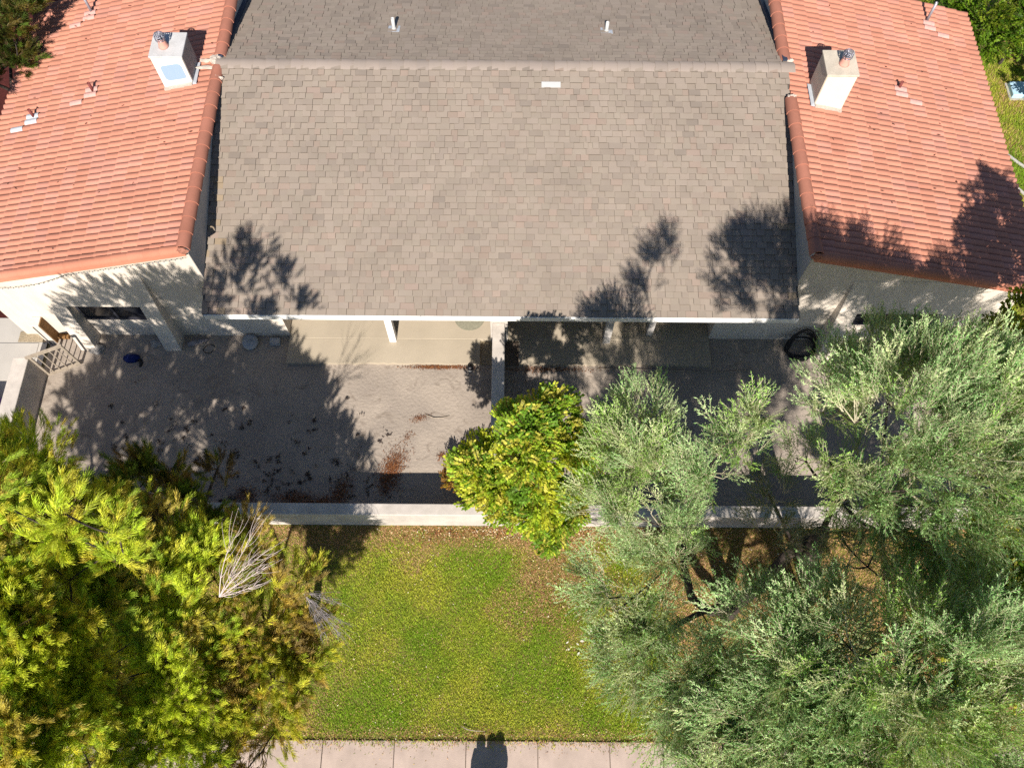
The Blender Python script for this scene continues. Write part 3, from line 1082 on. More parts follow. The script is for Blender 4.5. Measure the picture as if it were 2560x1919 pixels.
def twig_quads(p0, p1, w):
    d = unit(p1 - p0)
    s = unit(np.cross(d, (0, 0, 1)) + 1e-6)
    t = np.cross(s, d)
    return [[p0 - s * w, p0 + s * w, p1 + s * w * .5, p1 - s * w * .5],
            [p0 - t * w, p0 + t * w, p1 + t * w * .5, p1 - t * w * .5]]


def spray(kind, rs):
    """one leafy spray growing along +x: returns vertices (n,3), per-vertex kind (0 leaf, 1 twig), shade factor"""
    Q, K, S = [], [], []

    def leaf(b, d, n, l, w):
        Q.append(leaf_quad(b, unit(d), unit(n), l, w))
        K.append(0)
        S.append(rs.uniform(.5, 1.45))

    def twig(a, b, w):
        for q in twig_quads(np.array(a), np.array(b), w):
            Q.append(q)
            K.append(1)
            S.append(rs.uniform(.8, 1.2))
    if kind == 'feather':
        L = .56
        bend = rs.uniform(-.10, .10)
        rise = rs.uniform(.02, .14)
        def ax(t):
            return np.array([L * t, bend * t * t, rise * t * t])

        def strand(f, l, t0):
            nl = int(l * (1 - t0) / .0145)
            for q in range(nl):
                t = t0 + (1 - t0) * q / nl
                b = f(t)
                d = unit(f(min(1, t + .05)) - f(max(0, t - .05)))
                th = rs.uniform(0, 6.28)
                pr = unit(np.cross(d, (0, .3, 1)))
                pu = np.cross(pr, d)
                o = pr * math.cos(th) + pu * (math.sin(th) * .75 + .2)
                leaf(b, d * rs.uniform(.6, 1.0) + o * rs.uniform(.5, .9), pu + pr * rs.uniform(-.7, .7) + d * rs.uniform(-.3, .3),
                     rs.uniform(.030, .050), rs.uniform(.0095, .0135))
        for k in range(5):
            twig(ax(k / 5), ax((k + 1) / 5), .0048 * (1 - .12 * k))
        strand(ax, L, .25)
        for k in range(7):
            t = .08 + .62 * k / 7
            sd = 1 if k % 2 else -1
            l2 = (.34 - .20 * t) * rs.uniform(.75, 1.2)
            d2 = unit((1.0, sd * rs.uniform(.30, .75), rs.uniform(-.10, .45)))
            c0 = ax(t)
            cv = np.array([.10, -sd * .05, rs.uniform(-.02, .06)])

            def f2(u, c0=c0, d2=d2, l2=l2, cv=cv):
                return c0 + d2 * l2 * u + cv * l2 * u * u
            twig(f2(0), f2(.5), .0032)
            twig(f2(.5), f2(1), .0024)
            strand(f2, l2, .18)
    elif kind == 'tuft':
        L = .30
        def ax(t):
            return np.array([L * t, 0, .05 * t])
        for k in range(3):
            twig(ax(k / 3), ax((k + 1) / 3), .0045)
        for k in range(50):
            t = .10 + .90 * (k / 50)
            th = k * 2.4 + rs.uniform(-.3, .3)
            sp = rs.uniform(.45, .95) * (1.15 - .5 * t)
            d2 = unit((1.0, sp * math.cos(th), sp * math.sin(th) * .8 + .05))
            l = rs.uniform(.07, .13)
            b = ax(t)
            m_ = b + d2 * l * .55
            d3 = unit(d2 + np.array([.15, 0, -.35]))
            nn = (rs.uniform(-.7, .7), rs.uniform(-.7, .7), 1)
            leaf(b, d2, nn, l * .75, rs.uniform(.0075, .011))
            leaf(m_, d3, nn, l * .55, rs.uniform(.006, .009))
    elif kind == 'broad':
        L = .26
        def ax(t):
            return np.array([L * t, .02 * math.sin(4 * t), .02 * t])
        for k in range(3):
            twig(ax(k / 3), ax((k + 1) / 3), .004)
        for k in range(16):
            t = .1 + .9 * k / 16
            sd = 1 if k % 2 else -1
            d2 = unit((.7, sd * rs.uniform(.4, 1.1), rs.uniform(-.45, .35)))
            nn = (rs.uniform(-.5, .5), rs.uniform(-.9, .3), 1)
            l = rs.uniform(.055, .09)
            b = ax(t) + d2 * .02
            leaf(b, d2, nn, l, l * .72)
    V = np.array(Q).reshape(-1, 3)
    return V, np.repeat(np.array(K), 4), np.repeat(np.array(S), 4)


_rs = random.Random(3)
SPRAYS = {k: [spray(k, _rs) for _ in range(7)] for k in ('feather', 'tuft', 'broad')}


def frames(D, upv):
    D = D / (np.linalg.norm(D, axis=1, keepdims=True) + 1e-9)
    Y = np.cross(upv, D)
    Y /= (np.linalg.norm(Y, axis=1, keepdims=True) + 1e-9)
    Z = np.cross(D, Y)
    return np.stack([D, Y, Z], axis=2)


def crown_mesh(kind, P, D, S, leafcol, twigcol, upjit=.35):
    """instances at P along D, scale S, leaf colour per instance"""
    n = len(P)
    up = np.tile(np.array([0, -.45, .9]), (n, 1)) + rng.normal(0, upjit, (n, 3))
    RM = frames(D, up)
    pr = rng.integers(0, len(SPRAYS[kind]), n)
    Vs, Ts = [], []
    for k, (V, K, SH_) in enumerate(SPRAYS[kind]):
        idx = np.where(pr == k)[0]
        if not len(idx):
            continue
        W = np.einsum('nij,vj->nvi', RM[idx], V) * S[idx][:, None, None] + P[idx][:, None, :]
        col = np.where((K == 1)[None, :, None], np.array(twigcol)[None, None, :], leafcol[idx][:, None, :] * SH_[None, :, None])
        Vs.append(W.reshape(-1, 3))
        Ts.append(np.broadcast_to(col, W.shape).reshape(-1, 3))
    V, T = np.concatenate(Vs), np.concatenate(Ts)
    F = np.arange(len(V)).reshape(-1, 4)
    return V, F, T


def bez(a, b, c, n=6):
    a, b, c = map(np.array, (a, b, c))
    return [tuple((1 - t) ** 2 * a + 2 * t * (1 - t) * b + t * t * c) for t in np.linspace(0, 1, n)]


def tree(name, label, cat, base, fork, clumps, kind, palette, twigcol, dens, trunk_r=.16, flow=.6, size=1.0,
         group=None, barkmat='bark', inner=.25, gap=(1.7, .26), limb_r=.05, droop=.0, limbs=None):
    """clumps: (x, y, z, radius[, density factor]). One trunk mesh with its limbs, one crown mesh of leafy sprays"""
    root = empty(name, base, label, cat, group)
    tr = MB()
    fk = Vector(fork)
    b = Vector(base)
    mid = (b + fk) / 2 + Vector((random.uniform(-.12, .12), random.uniform(-.12, .12), 0))
    tr.tube([b - Vector((0, 0, .05)), b + (mid - b) * .3, mid, fk], [trunk_r * 1.25, trunk_r, trunk_r * .85, trunk_r * .7], 10)
    for lm in (limbs or []):
        tr.tube(lm[0], lm[1], 8)
    P, D, S, C = [], [], [], []
    twq, twc = [], []
    pal = np.array(palette)
    nodes = [(np.array(fork), limb_r)]
    for cl in sorted(clumps, key=lambda q: (q[0] - fork[0]) ** 2 + (q[1] - fork[1]) ** 2 + (q[2] - fork[2]) ** 2):
        x, y, z, r = cl[:4]
        f = cl[4] if len(cl) > 4 else 1.0
        c = np.array([x, y, z - r * .35])
        # limb from the fork to the clump
        best = min(nodes, key=lambda q: np.linalg.norm(q[0] - c) + .35 * np.linalg.norm(q[0] - np.array(fork)) + (1.5 if q[0][2] > c[2] + .1 else 0))
        st, r_in = best
        dv = c - st
        ctrl = st + dv * .5 + np.array([random.uniform(-.22, .22), random.uniform(-.22, .22), random.uniform(-.25, .1)]) * np.linalg.norm(dv) * .6
        pts = bez(st, ctrl, c, 8)
        r_out = max(.012, r_in * .55)
        tr.tube(pts, [r_in + (r_out - r_in) * i / 7 for i in range(8)], 6, cap=False)
        nodes.append((np.array(pts[4]), r_in * .75))
        nodes.append((c, r_out))
        n = int(dens * r * r * f)
        g = rng.normal(0, 1, (n, 3))
        g /= np.linalg.norm(g, axis=1, keepdims=True)
        g[:, 2] = np.where(g[:, 2] < -.25, -g[:, 2], g[:, 2])
        rad = np.where(rng.random(n) < inner, rng.uniform(.1, .7, n), rng.uniform(.68, 1.0, n))
        # lumpy outline
        lum = np.array([1 + .30 * mnoise.noise(Vector(q) * 2.3 + Vector((x, y, z))) for q in g])
        rr = np.array([r, r, r * .72]) * 1.12
        p = np.array([x, y, z - r * .35]) + g * rr * (rad * lum)[:, None]
        out = np.array([x, y, z]) - np.array([fork[0], fork[1], fork[2]])
        out[2] *= .3
        out = out / (np.linalg.norm(out) + 1e-6)
        d = g * np.array([1, 1, .55]) + out * flow + np.array([0, 0, .25 - droop]) + rng.normal(0, .28, (n, 3))
        d /= np.linalg.norm(d, axis=1, keepdims=True)
        gate = np.array([mnoise.noise(Vector(q) * gap[0] + Vector((3.1, 7.7, 1.3))) for q in p])
        ok = rng.random(n) < np.clip((gate + gap[1]) * 5.0, .03, 1.0)
        p, d, g = p[ok], d[ok], g[ok]
        n = len(p)
        if n < 3:
            continue
        s = size * rng.uniform(.7, 1.3, n)
        hue = np.array([mnoise.noise(Vector(q) * 1.1 + Vector((9, 2, 4))) for q in p])
        ci = np.clip(((hue + .55) / 1.1 * len(pal) + rng.normal(0, 1.0, n)).astype(int), 0, len(pal) - 1)
        base_c = pal[ci] * rng.uniform(.75, 1.25, (n, 1))
        P.append(p - d * (s * .25)[:, None])
        D.append(d)
        S.append(s)
        C.append(base_c)
        # fine branches inside the clump
        nb_ = max(4, int(9 * r * f))
        for i in range(nb_):
            k = rng.integers(0, n)
            e = p[k]
            mid_ = (c + e) / 2 + rng.normal(0, .08, 3)
            for a0, b0, w in ((c, mid_, .011 * size), (mid_, e, .007 * size)):
                for q in twig_quads(np.array(a0), np.array(b0), w):
                    twq.append(q)
                    twc.append(np.array(twigcol) * random.uniform(.7, 1.15))
    V, F, T = crown_mesh(kind, np.concatenate(P), np.concatenate(D), np.concatenate(S), np.concatenate(C), twigcol)
    if twq:
        V2 = np.array(twq).reshape(-1, 3)
        V = np.concatenate([V, V2])
        T = np.concatenate([T, np.repeat(np.array(twc), 4, axis=0)])
        F = np.arange(len(V)).reshape(-1, 4)
    o0 = np.array([fork[0], fork[1], fork[2]])
    me = np_mesh('crown', V - o0, F, 'leaf_silver' if kind == 'feather' else 'leaf', T)
    link_mesh('crown', me, root, o0)
    tr.build('trunk', barkmat, root)
    return root


YG = [(.50, .58, .050), (.57, .61, .060), (.41, .53, .045), (.61, .58, .070), (.31, .43, .042), (.52, .43, .085)]
YG_SHADE = [(.16, .22, .028), (.22, .25, .03), (.12, .19, .026), (.26, .20, .04), (.18, .12, .05)]  # darker copy of YG, shade put into the leaf colours
OL = [(.44, .47, .045), (.52, .50, .055), (.36, .43, .04), (.50, .38, .08), (.34, .25, .085)]
SV = [(.27, .43, .165), (.21, .38, .125), (.36, .50, .22), (.16, .31, .085), (.44, .53, .24), (.26, .43, .085)]
LM = [(.48, .50, .045), (.36, .45, .035), (.20, .33, .030), (.54, .50, .08), (.27, .39, .032), (.14, .26, .025)]
TW_S = (.60, .54, .40)
TW_L = (.20, .14, .075)

# left side: feathery yellow-green trees
tree('willow_acacia', 'tall yellow green feathery tree at the left edge of the lawn', 'tree', (-7.4, 1.9, 0), (-6.9, 1.9, 3.4),
     [(-7.74, 3.94, 6.90, 0.48, 0.62), (-7.34, 3.98, 6.83, 0.39, 0.95), (-7.04, 4.03, 6.67, 0.40, 0.60), (-7.38, 3.66, 6.90, 0.48, 0.78),
      (-7.12, 3.56, 6.77, 0.47, 0.62), (-6.78, 3.59, 6.59, 0.42, 0.93), (-7.51, 3.20, 6.90, 0.36, 0.66), (-7.22, 3.22, 6.87, 0.46, 1.05),
      (-6.99, 3.39, 6.48, 0.50, 0.61), (-6.58, 3.41, 6.28, 0.43, 0.97), (-6.40, 3.54, 5.69, 0.43, 0.93), (-6.96, 2.80, 7.29, 0.44, 0.83),
      (-6.81, 2.93, 7.00, 0.44, 0.63), (-6.69, 2.95, 6.34, 0.39, 0.66), (-6.49, 3.12, 5.63, 0.48, 1.09), (-7.05, 2.46, 7.52, 0.44, 0.56),
      (-6.82, 2.45, 7.19, 0.46, 1.01), (-6.77, 2.57, 6.52, 0.39, 0.80), (-6.51, 2.79, 6.07, 0.46, 0.77), (-6.20, 2.79, 5.94, 0.39, 0.64),
      (-6.88, 2.10, 7.30, 0.50, 0.99), (-6.68, 2.23, 6.81, 0.40, 1.05), (-6.46, 2.31, 6.30, 0.46, 0.98), (-6.34, 2.49, 5.70, 0.47, 0.77),
      (-6.92, 1.87, 7.29, 0.39, 1.07), (-6.59, 1.76, 7.16, 0.45, 0.74), (-6.58, 1.85, 6.53, 0.45, 0.86), (-6.40, 2.02, 6.20, 0.43, 0.76),
      (-6.19, 2.12, 5.72, 0.50, 0.90), (-6.48, 1.41, 7.56, 0.44, 0.83), (-6.42, 1.50, 6.92, 0.50, 0.86), (-6.29, 1.64, 6.35, 0.50, 0.90),
      (-6.11, 1.62, 5.80, 0.47, 0.59), (-6.68, 1.20, 7.48, 0.41, 0.71), (-6.38, 1.16, 7.30, 0.45, 0.86), (-6.44, 1.34, 6.57, 0.40, 0.94),
      (-6.24, 1.38, 5.97, 0.40, 0.56), (-6.46, 0.89, 7.45, 0.43, 1.07), (-6.29, 0.94, 6.99, 0.46, 0.81), (-6.26, 0.99, 6.10, 0.50, 1.00),
      (-6.13, 0.95, 5.81, 0.44, 0.61), (-6.64, 0.66, 7.39, 0.50, 1.07), (-6.39, 0.66, 6.98, 0.46, 0.68), (-6.22, 0.60, 6.64, 0.38, 1.04),
      (-6.04, 0.62, 6.07, 0.47, 0.89), (-5.85, 0.63, 5.48, 0.41, 0.70), (-6.22, 0.25, 7.59, 0.40, 0.78), (-6.13, 0.32, 6.86, 0.45, 0.61),
      (-5.99, 0.27, 6.54, 0.44, 0.59), (-5.91, 0.43, 5.92, 0.37, 0.92), (-6.42, 0.09, 7.29, 0.47, 0.67), (-6.15, 0.07, 7.21, 0.42, 0.69),
      (-6.00, 0.04, 6.71, 0.47, 0.75), (-5.93, 0.08, 6.07, 0.45, 1.09), (-5.69, -0.02, 5.52, 0.41, 0.85), (-6.13, -0.17, 7.42, 0.46, 0.71),
      (-5.98, -0.31, 7.04, 0.47, 0.59), (-6.02, -0.25, 6.26, 0.39, 0.91), (-5.66, -0.30, 6.08, 0.37, 0.72), (-6.25, -0.45, 7.40, 0.49, 1.07),
      (-6.07, -0.46, 7.20, 0.49, 0.79), (-5.97, -0.51, 6.58, 0.47, 0.72), (-5.84, -0.50, 6.01, 0.40, 0.77), (-5.54, -0.59, 5.68, 0.49, 1.04),
      (-6.02, 2.72, 9.6, .55, .5), (-5.3, 2.6, 8.9, .45, .45), (-4.9, 2.5, 8.3, .40, .40), (-5.75, 2.6, 8.0, .38, .8), (-5.45, 2.5, 7.2, .36, .8), (-5.1, 2.4, 7.6, .34, .8), (-8.0, 2.9, 6.2, .8, .8), (-8.9, 2.8, 6.0, .85, .8), (-9.8, 3.0, 5.8, .8, .8), (-6.35, 2.85, 8.8, .7, .5), (-7.9, 3.4, 7.8, .9, .5), (-8.8, 3.6, 7.2, .95, .5), (-9.6, 4.1, 6.8, .9, .5), (-8.2, 2.2, 8.2, 1.0, .6), (-7.6, 1.0, 7.6, 1.0, .6), (-7.2, 2.4, 8.6, .7, .5), (-10.2, 3.6, 6.4, .9, .5), (-8.4, 4.6, 5.0, .9, .5)],
     'tuft', YG, TW_L, 720, trunk_r=.2, size=.86, limb_r=.04, flow=.5, inner=.3)
tree('willow_acacia', 'lime green feathery tree at bottom left, right of the edge tree', 'tree', (-5.4, .8, 0), (-5.2, 1.0, 2.6),
     [(-6.7, 2.4, 3.8, .7, .9), (-6.8, 1.4, 4.8, .7, .9), (-6.2, 2.2, 4.0, .6, .9), (-7.2, 2.0, 4.2, .7, .9), (-6.6, .4, 4.6, .7, .8), (-6.3, 1.2, 3.9, .7, .8), (-7.0, .9, 4.4, .7, .8), (-6.9, -.3, 5.0, .7, .8), (-6.14, 3.73, 5.16, 0.39, 0.59), (-5.65, 3.68, 4.92, 0.37, 0.57), (-6.22, 3.14, 5.52, 0.49, 0.60), (-5.90, 3.42, 4.82, 0.37, 1.07),  # the leading larger clumps are added inside the canopy to shade the yard
      (-5.56, 3.41, 4.56, 0.42, 0.97), (-5.19, 3.51, 4.54, 0.41, 0.81), (-5.87, 2.91, 5.38, 0.43, 0.56), (-5.64, 2.96, 5.06, 0.49, 0.99),
      (-5.22, 3.12, 4.65, 0.46, 1.02), (-6.03, 2.44, 5.31, 0.49, 1.03), (-5.70, 2.46, 5.30, 0.46, 0.97), (-5.38, 2.49, 4.88, 0.47, 0.77),
      (-5.10, 2.76, 4.11, 0.46, 0.59), (-5.86, 2.22, 5.21, 0.46, 0.97), (-5.42, 2.11, 4.87, 0.50, 0.56), (-5.20, 2.28, 4.30, 0.45, 0.96),
      (-5.84, 1.67, 5.46, 0.44, 0.97), (-5.58, 1.82, 5.08, 0.37, 1.06), (-5.26, 1.93, 4.71, 0.38, 0.81), (-4.81, 1.83, 4.30, 0.38, 0.82),
      (-5.92, 1.34, 5.60, 0.39, 0.57), (-5.62, 1.44, 5.27, 0.38, 0.97), (-5.38, 1.45, 5.05, 0.41, 1.04), (-5.00, 1.44, 4.36, 0.46, 0.58),
      (-5.77, 1.04, 5.37, 0.45, 0.80), (-5.51, 1.18, 4.88, 0.39, 0.58), (-5.14, 1.19, 4.81, 0.43, 0.62), (-4.93, 1.23, 4.15, 0.42, 0.92),
      (-5.56, 0.69, 5.05, 0.46, 0.86), (-5.20, 0.71, 5.04, 0.44, 0.90), (-4.90, 0.74, 4.65, 0.47, 0.65), (-5.61, 0.33, 5.47, 0.44, 0.90),
      (-5.47, 0.34, 4.98, 0.41, 0.81), (-5.04, 0.47, 4.56, 0.39, 0.74), (-4.72, 0.49, 4.10, 0.46, 1.01), (-5.37, -0.03, 5.23, 0.46, 1.06),
      (-5.14, 0.11, 4.87, 0.42, 0.75), (-4.88, 0.04, 4.29, 0.37, 1.03), (-5.56, -0.24, 5.36, 0.46, 0.93), (-5.26, -0.35, 4.90, 0.40, 0.63),
      (-4.95, -0.19, 4.51, 0.41, 0.95), (-4.66, -0.31, 4.26, 0.41, 0.61), (-5.21, -0.59, 5.36, 0.39, 0.75), (-5.01, -0.63, 5.04, 0.41, 0.75),
      (-4.69, -0.58, 4.34, 0.42, 0.76)],
     'tuft', YG, TW_L, 640, trunk_r=.14, size=.86, limb_r=.035, flow=.5, inner=.3)
tree('willow_acacia', 'olive brown thinning tree overhanging the left side of the grass', 'tree', (-4.4, 1.6, 0), (-4.3, 1.7, 1.9),
     [(-4.78, 3.77, 3.76, 0.43, 0.79), (-4.94, 3.18, 4.25, 0.45, 0.77), (-4.60, 3.33, 3.58, 0.44, 0.83), (-4.76, 2.68, 3.88, 0.41, 0.81),
      (-4.17, 2.89, 3.63, 0.36, 0.75), (-3.81, 3.01, 3.02, 0.45, 0.89), (-4.84, 2.40, 4.33, 0.40, 0.77), (-4.41, 2.33, 3.50, 0.37, 0.66),
      (-3.92, 2.45, 3.42, 0.41, 0.60), (-3.57, 2.43, 2.84, 0.40, 1.05), (-4.55, 1.90, 3.96, 0.45, 0.58), (-4.18, 1.96, 3.38, 0.49, 0.78),
      (-3.65, 2.17, 3.17, 0.43, 0.88), (-4.73, 1.60, 3.94, 0.50, 1.07), (-4.24, 1.50, 3.86, 0.37, 1.05), (-3.84, 1.55, 3.23, 0.42, 0.81),
      (-3.51, 1.69, 2.95, 0.50, 0.68), (-4.40, 1.19, 3.94, 0.42, 0.69), (-3.95, 1.14, 3.69, 0.44, 0.78), (-3.58, 1.31, 3.13, 0.47, 0.84),
      (-4.52, 0.71, 4.03, 0.39, 1.09), (-4.15, 0.87, 3.78, 0.49, 1.03), (-3.70, 0.81, 3.39, 0.37, 0.58), (-4.29, 0.39, 4.04, 0.37, 0.62),
      (-3.90, 0.36, 3.50, 0.47, 0.89), (-4.41, 0.07, 3.98, 0.37, 0.60), (-4.04, 0.06, 3.67, 0.44, 0.82), (-4.30, -0.31, 3.77, 0.46, 0.86),
      (-4.25, -0.57, 4.23, 0.39, 0.86)],
     'tuft', OL, TW_L, 580, trunk_r=.11, size=.92, flow=.5, inner=.35)
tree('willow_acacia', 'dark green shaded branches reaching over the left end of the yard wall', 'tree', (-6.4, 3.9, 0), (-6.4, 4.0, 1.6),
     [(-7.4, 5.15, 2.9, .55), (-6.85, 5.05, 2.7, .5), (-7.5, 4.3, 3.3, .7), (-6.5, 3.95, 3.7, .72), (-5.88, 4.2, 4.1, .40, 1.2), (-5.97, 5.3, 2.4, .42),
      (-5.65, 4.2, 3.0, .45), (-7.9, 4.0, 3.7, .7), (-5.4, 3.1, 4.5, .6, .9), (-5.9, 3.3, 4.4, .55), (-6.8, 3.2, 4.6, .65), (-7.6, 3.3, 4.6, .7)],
     'tuft', YG_SHADE, TW_L, 480, trunk_r=.12, size=1.0, flow=.4, inner=.35)

# right side: silver-green feathery trees
tree('silver_acacia', 'silver green tree nearest the bright broadleaf tree, beside the lawn', 'tree', (4.68, 2.92, 0), (4.3, 2.8, 1.6),
     [(2.17, 5.23, 5.60, 0.57), (1.95, 4.49, 6.00, 0.68), (2.49, 4.30, 5.60, 0.62), (1.70, 3.63, 5.80, 0.70), (2.38, 3.39, 5.60, 0.68), (1.86, 2.99, 5.40, 0.68),
      (2.65, 2.92, 5.10, 0.54), (1.57, 2.32, 5.10, 0.65), (2.11, 2.05, 5.10, 0.65), (2.05, 1.40, 4.90, 0.67), (2.71, 1.08, 5.30, 0.70), (2.76, 0.49, 5.10, 0.70),
      (3.35, 0.27, 4.90, 0.70), (3.41, 1.37, 5.30, 0.65), (2.84, 3.78, 8.50, 0.42), (2.60, 3.45, 8.00, 0.38), (3.08, 4.05, 8.70, 0.22), (2.78, 3.75, 6.00, 0.48), (3.08, -0.32, 4.90, 0.76),
      (1.88, 2.36, 3.60, 0.54, 0.60), (2.15, 1.39, 3.40, 0.54, 0.60)],
     'feather', SV, TW_S, 315, gap=(1.5, .18), trunk_r=.20, size=1.0, flow=.7, inner=.22, limb_r=.06,
     limbs=[([(4.66, 2.9, .25), (4.1, 2.75, .9), (3.6, 2.9, 1.6), (3.35, 3.4, 2.3), (3.2, 3.8, 3.0)], [.12, .10, .085, .07, .05]),
            ([(4.7, 2.95, .4), (5.1, 3.2, 1.3), (5.5, 3.7, 2.0), (6.0, 4.0, 2.9)], [.15, .13, .11, .09])])
tree('silver_acacia', 'large silver green tree spreading beneath the right red roof', 'tree', (6.6, 3.6, 0), (5.6, 3.7, 3.6),
     [(4.53, 4.75, 7.65, 0.47, 0.66), (4.67, 4.17, 8.10, 0.55, 0.66), (4.18, 3.66, 8.05, 0.41, 0.66), (5.98, 5.92, 6.65, 0.57), (5.10, 4.39, 8.30, 0.67, 0.66), (5.90, 4.91, 8.05, 0.68),
      (5.38, 3.86, 8.50, 0.67, 0.66), (6.49, 4.60, 7.90, 0.76), (6.08, 3.64, 8.30, 0.72), (7.25, 5.16, 7.45, 0.73), (5.95, 3.19, 7.90, 0.71), (5.30, 3.30, 7.90, 0.65, 0.66),
      (4.64, 3.34, 7.85, 0.47, 0.66), (6.48, 3.08, 8.05, 0.73), (5.36, 3.02, 6.85, 0.52, 0.70), (6.04, 2.76, 7.05, 0.62), (6.89, 3.86, 7.95, 0.84), (7.70, 4.37, 6.95, 0.83), (7.68, 5.81, 6.15, 0.73),
      (5.21, 5.21, 7.15, 0.62), (6.65, 5.92, 6.55, 0.62), (8.32, 3.54, 6.95, 0.94), (5.60, 4.10, 5.00, 0.60, 0.80), (6.20, 4.40, 5.20, 0.60, 0.80), (5.00, 4.60, 5.20, 0.50, 0.70)],  # the closing low clumps are added to fill a gap and shade the yard
     'feather', SV, TW_S, 310, gap=(1.5, .17), trunk_r=.22, size=1.05, flow=.7, inner=.22, limb_r=.065)
tree('silver_acacia', 'broad silver green tree filling the bottom right corner', 'tree', (6.9, .6, 0), (5.6, .7, 3.4),
     [(3.5, 1.75, 6.5, .60), (3.6, 1.15, 7.1, .65), (4.25, 1.7, 7.1, .65), (3.2, .6, 6.5, .65), (3.8, .4, 6.9, .70), (4.4, 1.15, 7.7, .66),
      (4.35, .4, 7.3, .7), (5.05, 1.35, 7.9, .66), (4.75, .65, 8.3, .66), (5.35, 1.05, 8.5, .66), (5.5, .4, 8.1, .7), (4.85, 0, 7.5, .7), (3.65, -.1, 6.3, .7),
      (5.9, .8, 8.3, .7), (4.3, -.15, 6.9, .7), (5.6, -.5, 7.4, .8), (4.9, -.7, 6.9, .8), (4.0, -.8, 6.3, .8), (6.4, .3, 7.8, .8), (6.5, 1.4, 7.8, .8), (5.8, 1.9, 7.0, .55, .8), (3.1, -.6, 5.8, .8),
      (3.6, 1.2, 3.2, .6, .5), (4.4, 1.0, 3.4, .6, .5), (5.2, 1.2, 3.4, .6, .5), (4.0, .4, 3.6, .6, .5), (5.0, .2, 3.8, .6, .5), (3.2, .6, 3.4, .55, .5), (5.8, 1.6, 3.2, .6, .5),  # low inner clumps from here on, added unseen under the crown to shade the ground
      (6.2, .8, 3.6, .6, .5), (4.7, 1.7, 2.6, .5, .5), (5.6, .6, 2.6, .6, .5), (3.8, 1.7, 2.2, .45, .5), (3.4, .7, 5.0, .6, .8), (3.9, .9, 4.8, .6, .8), (4.4, .6, 5.2, .6, .8), (3.0, .4, 4.8, .6, .8)],
     'feather', SV, TW_S, 340, gap=(1.3, .19), trunk_r=.2, size=1.05, flow=.7, inner=.22, limb_r=.06)
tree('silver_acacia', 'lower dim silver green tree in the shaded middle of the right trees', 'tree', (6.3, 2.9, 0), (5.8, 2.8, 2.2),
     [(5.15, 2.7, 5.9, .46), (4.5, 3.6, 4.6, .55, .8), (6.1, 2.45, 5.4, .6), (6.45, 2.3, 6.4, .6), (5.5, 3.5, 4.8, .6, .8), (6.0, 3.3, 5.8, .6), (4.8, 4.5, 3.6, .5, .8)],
     'feather', [(.085, .135, .075), (.07, .12, .06), (.11, .15, .08)], TW_S, 200, trunk_r=.12, size=1.0, flow=.6, inner=.25)  # much darker than SV: shade put into the leaf colours

# trees beyond the picture's edges whose shade falls into it
tree('willow_acacia', 'feathery tree past the left edge shading the gate end of the yard', 'tree', (-9.6, 1.2, 0), (-9.4, 1.3, 2.4),
     [(-8.5, 1.6, 5.2, .8), (-9.4, 2.2, 5.0, .85), (-10.3, 2.0, 4.8, .8), (-8.7, .4, 5.0, .8), (-9.8, .6, 5.4, .9), (-8.9, 2.9, 4.6, .7), (-10.6, 2.9, 4.4, .6),
      (-8.3, -.5, 5.6, .8), (-9.5, -.4, 5.0, .8), (-9.0, 1.2, 6.6, .8), (-10.0, 1.4, 6.2, .8)],
     'tuft', YG[:5], TW_L, 330, trunk_r=.16, size=1.15, flow=.5, inner=.3)
tree('silver_acacia', 'silver green tree past the right edge shading the right wall', 'tree', (9.4, 3.4, 0), (9.2, 3.5, 2.6),
     [(8.4, 4.0, 7.5, .8), (9.2, 4.3, 7.3, .85), (8.9, 3.1, 5.9, .8), (10.0, 4.5, 7.0, .85), (8.7, 4.9, 5.3, .6), (9.5, 5.2, 5.2, .6), (8.2, 3.2, 4.6, .6), (10.2, 3.6, 6.2, .8), (9.4, 4.0, 4.2, .7)],
     'feather', SV, TW_S, 190, trunk_r=.16, size=1.05, flow=.6, inner=.25)

# the broadleaf trees
tree('mulberry_tree', 'bright yellow green broadleaf tree beside the narrow dividing wall', 'tree', (.35, 5.4, 0), (.35, 5.1, 2.0),
     [(.13, 5.89, 3.6, .50), (.68, 5.5, 4.9, .58), (-.49, 5.37, 3.2, .52), (.27, 4.65, 5.1, .62), (.92, 4.9, 4.9, .56), (-.36, 4.65, 3.4, .52),
      (.45, 4.2, 4.5, .56), (1.05, 4.4, 4.1, .48), (.8, 3.95, 3.5, .42), (.75, 3.8, 2.9, .36), (-.2, 4.4, 3.2, .45), (1.15, 4.1, 3.3, .36), (.35, 4.1, 3.4, .45), (.3, 5.1, 5.3, .45),
      (-.75, 4.95, 3.6, .48), (-.85, 5.25, 2.8, .42), (-.6, 4.7, 3.0, .45), (1.35, 5.0, 4.3, .40)],
     'broad', LM, TW_L, 900, trunk_r=.11, size=.85, gap=(2.4, .34), flow=.3, inner=.3, limb_r=.04, droop=.25)
tree('yellowing_shrub', 'low yellowing shrub at the wall left of the bright broadleaf tree', 'shrub', (-1.2, 5.55, 0), (-1.2, 5.55, .4),
     [(-1.2, 5.5, 1.15, .34), (-.95, 5.6, 1.0, .36), (-1.45, 5.6, .8, .3), (-.8, 5.35, 1.3, .34), (-.6, 5.6, 1.1, .35)],
     'broad', [(.22, .20, .02), (.28, .18, .02), (.14, .18, .02), (.24, .12, .02)], TW_L, 620, trunk_r=.03, size=.6, flow=.3, limb_r=.012, droop=.1)
